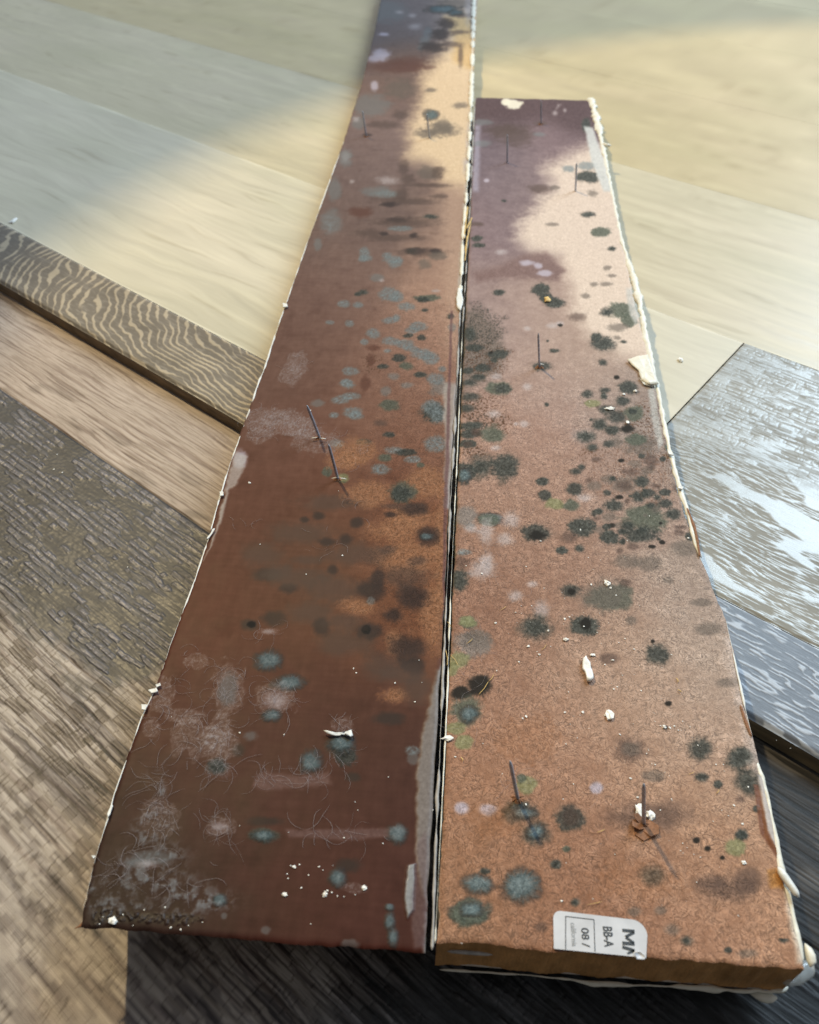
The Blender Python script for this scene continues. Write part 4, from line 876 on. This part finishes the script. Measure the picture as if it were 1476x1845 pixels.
for x, y, an in [(603, 861, 10), (618, 862, -8), (566, 789, 12), (582, 790, -14), (975, 656, 0)]:
    bead('bright_burr', [(x - 6, y + (1 if an > 0 else -1), 1.2), (x + 6, y + (-1 if an > 0 else 1), 1.6)], TOP + .0012, M_PAINT, lb if x < 800 else rb, .5, .3, x % 9)

# ------------------------------------------------------------------ paper label folded at the front end of the right board
def rb_poly(name, pts, z, mat, parent, h=.00012):
    bm = bmesh.new(); vs_ = [bm.verts.new((p[0], p[1], z + h)) for p in pts]; f = bm.faces.new(vs_)
    lo_ = [bm.verts.new((p[0], p[1], z)) for p in pts]; n = len(pts)
    for i in range(n): bm.faces.new((lo_[i], lo_[(i + 1) % n], vs_[(i + 1) % n], vs_[i]))
    bmesh.ops.recalc_face_normals(bm, faces=bm.faces); return bm_link(name, bm, mat, parent, smooth=False)
tl, tr = uv_of(996, 1641), uv_of(1163, 1661); bl, br = uv_of(998, 1716), uv_of(1164, 1728)
def rr(cx_, cy_, a0, a1, r, n=8): return [(cx_ + r * math.cos(math.radians(a0 + (a1 - a0) * i / n)), cy_ + r * math.sin(math.radians(a0 + (a1 - a0) * i / n))) for i in range(n + 1)]
VF = .0646
r_ = .0026
pts = [(bl[0], VF)] + rr(tl[0] + .0018, tl[1] - .0018, 180, 95, .0018) + rr(tr[0] - .0032, tr[1] - .0030, 85, 0, .0032) + [(br[0], VF - .0004)]
lab = rb_poly('paper_label', pts, TOP + .00020, M_LABEL, rb)
def lab_text(txt, px, py, size_px, mat, bold=0.0, squeeze=1.0):
    u, v = uv_of(px, py); dep = (v * BV + u * BU)[1] * cP - (TOP - CAM_H) * sP
    cu = bpy.data.curves.new('t', 'FONT'); cu.body = txt; cu.size = size_px * dep / F / .70; cu.offset = bold; cu.extrude = .00002
    o = bpy.data.objects.new('t', cu); COL.objects.link(o); bpy.context.view_layer.update()
    me = bpy.data.meshes.new_from_object(o.evaluated_get(bpy.context.evaluated_depsgraph_get())); bpy.data.objects.remove(o); bpy.data.curves.remove(cu)
    for vv in me.vertices:                       # text runs towards the front end; letter tops face right
        x, y, z = vv.co; vv.co = (u + y, v - x * squeeze, TOP + .00036 + z)
    bm = bmesh.new(); bm.from_mesh(me)
    bmesh.ops.bisect_plane(bm, geom=bm.verts[:] + bm.edges[:] + bm.faces[:], plane_co=(0, VF + .0001, 0), plane_no=(0, -1, 0), clear_outer=True)
    bmesh.ops.recalc_face_normals(bm, faces=bm.faces)
    bpy.data.meshes.remove(me); return bm_link('printed_text', bm, mat, lab, smooth=False)
def stroke(a, b, w, z=TOP + .00036):
    p, q = Vector((*uv_of(*a), 0)), Vector((*uv_of(*b), 0)); d = (q - p).normalized(); n_ = Vector((-d.y, d.x, 0)) * w / 2
    lo_, hi_ = p, q
    pts_ = [p + n_, p - n_, q - n_, q + n_]; rb_poly('printed_stroke', [(v.x, max(v.y, VF)) for v in pts_], z, M_INK, lab, .00003)
for a, b, w in [((1121,1677),(1143,1679),.0007), ((1121,1700),(1143,1702),.0007), ((1142,1681),(1127,1689),.0006), ((1142,1700),(1127,1690),.0006), ((1121,1707),(1143,1714),.0007), ((1143,1714),(1130,1720),.0006)]: stroke(a, b, w)
lab_text('BB-A', 1086, 1669, 16, M_INK, .00007, .72)
lab_text('08 /', 1047, 1672, 13, M_INK, .00004, 1.1)
lab_text('california', 1028, 1663, 9, M_INKG, .0000, .85)
for a, b in [((1019,1652),(1070,1658)), ((1019,1652),(1019,1712)), ((1070,1658),(1072,1718))]:
    p, q = Vector((*uv_of(*a), 0)), Vector((*uv_of(*b), 0)); q.y = max(q.y, VF); d = (q - p).normalized(); n_ = Vector((-d.y, d.x, 0)) * .00010
    rb_poly('printed_frame', [tuple((p + n_).xy), tuple((p - n_).xy), tuple((q - n_).xy), tuple((q + n_).xy)], TOP + .00033, M_INK, lab, .00003)
flake('label_crease', [(1140,1719),(1152,1715),(1164,1724),(1160,1731),(1146,1730)], TOP + .0004, M_LABEL, lab, .0002, .0012, 60)

# ------------------------------------------------------------------ loose paint chips and crumbs
def chip(x, y, w, h, surf, rnd, z=TOP):
    """one irregular paint chip, w by h survey pixels, lying at x, y"""
    p = at(x, y, z); dep = p[1] * cP - (z - CAM_H) * sP; a = w * dep / F / 2; b = h * dep / F / 2 / max(.35, (CAM_H - z) / math.hypot(p[1], CAM_H - z))
    bm = bmesh.new(); bmesh.ops.create_icosphere(bm, subdivisions=2 if w > 7 else 1, radius=1)
    o = Vector((rnd.random() * 50, rnd.random() * 50, 0))
    for v in bm.verts:
        n = 1 + .75 * mnoise.noise(v.co * 1.5 + o) + .45 * mnoise.noise(v.co * 3.5 + o)
        v.co = Vector((v.co.x * a * n, v.co.y * b * n, max(v.co.z, -.5) * min(a, b) * .42 * n + min(a, b) * .2))
    return bm, p
CH = [(1058,1208,16,46,'largest paint chip, a long ragged white piece near the middle of the shorter board'),
 (1098,1290,14,17,'small pointed white chip below the largest chip on the shorter board'),
 (807,1331,20,9,'white chip lying across the gap between the two boards'),
 (1019,1153,9,6,'tiny white chip beside a translucent scrap, right board, above the long ragged chip'),
 (1094,1052,11,9,'white chip on the broad grey mould patch of the shorter board'),
 (1098,737,16,5,'bright sliver on a black mould spot near the caulked edge'),
 (1131,762,7,6,'tiny curled chip on the blackest mould spot near the caulked edge'),
 (1152,1462,14,24,'tall white crumb left of the flap-torn nail'),(1172,1470,15,14,'rounded white crumb right of the flap-torn nail'),
 (1226,649,9,7,'lone white chip on the tan plank right of the boards'),
 (25,399,8,9,'lone white chip on the cream plank at the left edge of the photo'),
 (1068,1181,9,5,'small flat white chip just above the long ragged chip'),
 (986,541,12,8,'straw coloured scrap on a twin mould spot of the shorter board'),
 (1144,706,7,4,'glinting crumb on a mould spot just below the big caulk flake'),(1124,711,6,4,'smaller glinting crumb left of its neighbour below the big caulk flake'),
 (656,1600,9,7,'yellowish crumb at the right end of a row of crumbs on the longer board'),(513,1612,9,7,'yellowish crumb at the left end of a row of crumbs on the longer board'),
 (586,1611,8,7,'pale crumb in the middle of the row of crumbs on the longer board'),(204,1660,15,12,'greenish white lump on the front left corner of the longer board')]
rnd = random.Random(5)
for x, y, w, h, lb_ in CH:
    z = TOP if not (x in (1226, 25)) else 0.0
    if x == 1058:
        o = flake('paint_chip', [(1050, 1190), (1056, 1186), (1062, 1196), (1066, 1210), (1069, 1224), (1063, 1231), (1057, 1229), (1056, 1217), (1049, 1206)], TOP + .0002, M_CHIP, None, .0009, .0007, 9)
        o.rotation_euler = (0, 0, -B_ANG); tag(o, lb_, 'paint chip', 'white paint chips'); continue
    bm, p = chip(x, y, w, h, None, rnd, z); o = bm_link('paint_chip', bm, M_CHIP if x not in (986,) else M_YELLOW, smooth=False); o.location = (p[0], p[1], z + .0002)
    o.rotation_euler = (0, 0, -B_ANG + (0.25 if x == 1058 else 0)); tag(o, lb_, 'paint chip', 'white paint chips')
def crumbs(name, label, spots, z=TOP):
    V_, T_ = [], []
    rnd = random.Random(len(spots)); me = bmesh.new()
    for x, y, w in spots:
        w = w * .82 * rnd.uniform(.7, 1.1); bm, p = chip(x, y, w * rnd.uniform(.7, 1.3), w * .8, None, rnd, z)
        m_ = bpy.data.meshes.new('c'); bm.to_mesh(m_); bm.free(); m_.transform(Matrix.Translation((p[0], p[1], z + .0001))); me.from_mesh(m_); bpy.data.meshes.remove(m_)
    o = bm_link(name, me, M_CHIP, smooth=False); return tag(o, label, 'crumbs', kind='stuff')
cr = [(840,1020,3),(868,1034,4),(893,1123,7),(958,1092,4),(929,1104,4),(948,1021,3),(952,1165,7),(972,1180,6),(988,1137,5),(1018,1116,6),(1026,1112,4),(1052,1129,4),(1065,1054,5),(1100,1060,5),(1110,1073,4),(1142,1170,5),(1126,1151,3),(1115,1158,3),(1104,1190,6),(1090,1198,4),
 (1106,1242,7),(1112,1238,4),(895,1209,3),(935,1193,4),(948,1291,7),(942,1295,5),(1018,1284,5),(1050,1284,6),(1024,1247,4),(1117,1324,6),(1020,1341,4),(1197,1310,9),(1207,1312,6),(1215,1309,5),(1222,1316,4),(1190,1308,4),(1243,1310,4),(1180,1300,3),(1230,1300,3),(1257,1343,5),
 (1136,1403,5),(1149,1437,6),(1033,1413,4),(1348,1418,7),(1322,1452,8),(1338,1485,6),(1340,1555,11),(1165,1358,5),(1180,1378,4),(1190,1460,4),(1020,1555,3),(1108,1540,5),(1160,1490,4),(948,1450,8),(820,1364,4),(1240,970,5),(1130,975,3),(1170,930,3),(1012,1624,6),(1068,1620,3),
 (1230,1520,4),(1226,1533,3),(1238,1528,3),(1262,1545,3),(1250,1540,3),(832,1700,3),(1046,955,6),(974,975,4),(992,1165,3),(1290,1378,4),(1305,1390,3),(1312,1470,4),(1300,1460,3),(1285,1480,3),(1060,1005,3),(980,1060,3),(1076,1140,3),(1083,1160,3),(1210,1180,3),(1155,1245,3),(1040,1330,3),
 (1015,1440,3),(870,1340,3),(905,1395,3),(1100,1450,3),(1210,1440,3),(1255,1590,3),(1130,1680,3),(1330,1650,4)]
r3 = random.Random(11)
cr += [(r3.gauss(1150, 100), r3.gauss(1260, 120), r3.uniform(1.2, 2.4)) for _ in range(50)] + [(r3.gauss(1080, 90), r3.gauss(1120, 60), r3.uniform(1.2, 2.2)) for _ in range(20)] + [(r3.uniform(830, 1340), r3.uniform(700, 1680), r3.uniform(1.1, 2.0)) for _ in range(30)]
crumbs('paint_crumbs', 'fine white crumbs sprinkled over the shorter board', cr)
cl = [(543,1600,5),(530,1562,8),(524,1560,4),(540,1558,4),(518,1575,4),(519,1583,3),(585,1613,8),(598,1608,4),(608,1615,4),(620,1616,4),(640,1612,3),(590,1605,5),(575,1562,4),(582,1568,4),(600,1560,3),(556,1577,3),(432,1321,6),(512,1324,4),(637,1205,4),(642,1213,4),(712,1231,5),(617,1001,6),(552,1035,4),(469,981,3),(309,1292,3),
 (640,1445,4),(645,1460,3),(620,1510,3),(560,1665,3),(690,1520,3),(308,1672,8),(326,1675,7),(186,1652,5),(222,1648,4),(260,1640,4),(298,1635,4),(180,1665,4),(240,1668,4),(340,1668,3),(365,1662,3),(700,1400,3),(520,1500,3),(432,1488,3),(450,870,5),(610,885,3),(560,740,3),(780,1460,4),(747,1265,4),(760,1230,3),(755,1190,3)]
crumbs('paint_crumbs', 'fine pale crumbs sprinkled over the longer board', cl)
cf = [(103,819,4),(97,846,6),(112,852,4),(230,1022,4),(30,490,3),(8,680,4),(1300,700,3)]
crumbs('paint_crumbs', 'a few white crumbs on the floor left of the boards', [c for c in cf if c[1] > 700 and c[0] < 400], LOW)
def fibres(name, label, segs, z, mat=M_YELLOW):
    me = bmesh.new()
    for i, (x0, y0, x1, y1, w) in enumerate(segs):
        o = bead('tmp', [(x0, y0, w), ((x0 + x1) / 2 + 2, (y0 + y1) / 2, w), (x1, y1, w)], z, mat, None, .8, .2, i % 7, .0006)
        me.from_mesh(o.data); m_ = o.data; bpy.data.objects.remove(o); bpy.data.meshes.remove(m_)
    o = bm_link(name, me, mat); o.rotation_euler = (0, 0, -B_ANG); return tag(o, label, 'fibres', kind='stuff')
fibres('loose_fibres', 'hair-fine straw coloured fibres lying on the shorter board', [(862,1252,880,1228,.7),(880,1228,890,1215,.6),(806,1120,812,1130,.7),(803,1170,806,1200,.8),(812,1180,826,1200,.7),(830,1364,834,1372,1.2),(1218,1221,1222,1230,1.2),(1221,1242,1228,1248,1.2),(840,1160,852,1150,.6),(1075,1500,1090,1494,.7),(1058,1630,1086,1624,.5),
   (975,1172,985,1160,.5),(1290,1430,1296,1422,.7),(1240,1395,1252,1390,.6),(900,1100,912,1092,.5)], TOP + .0004)
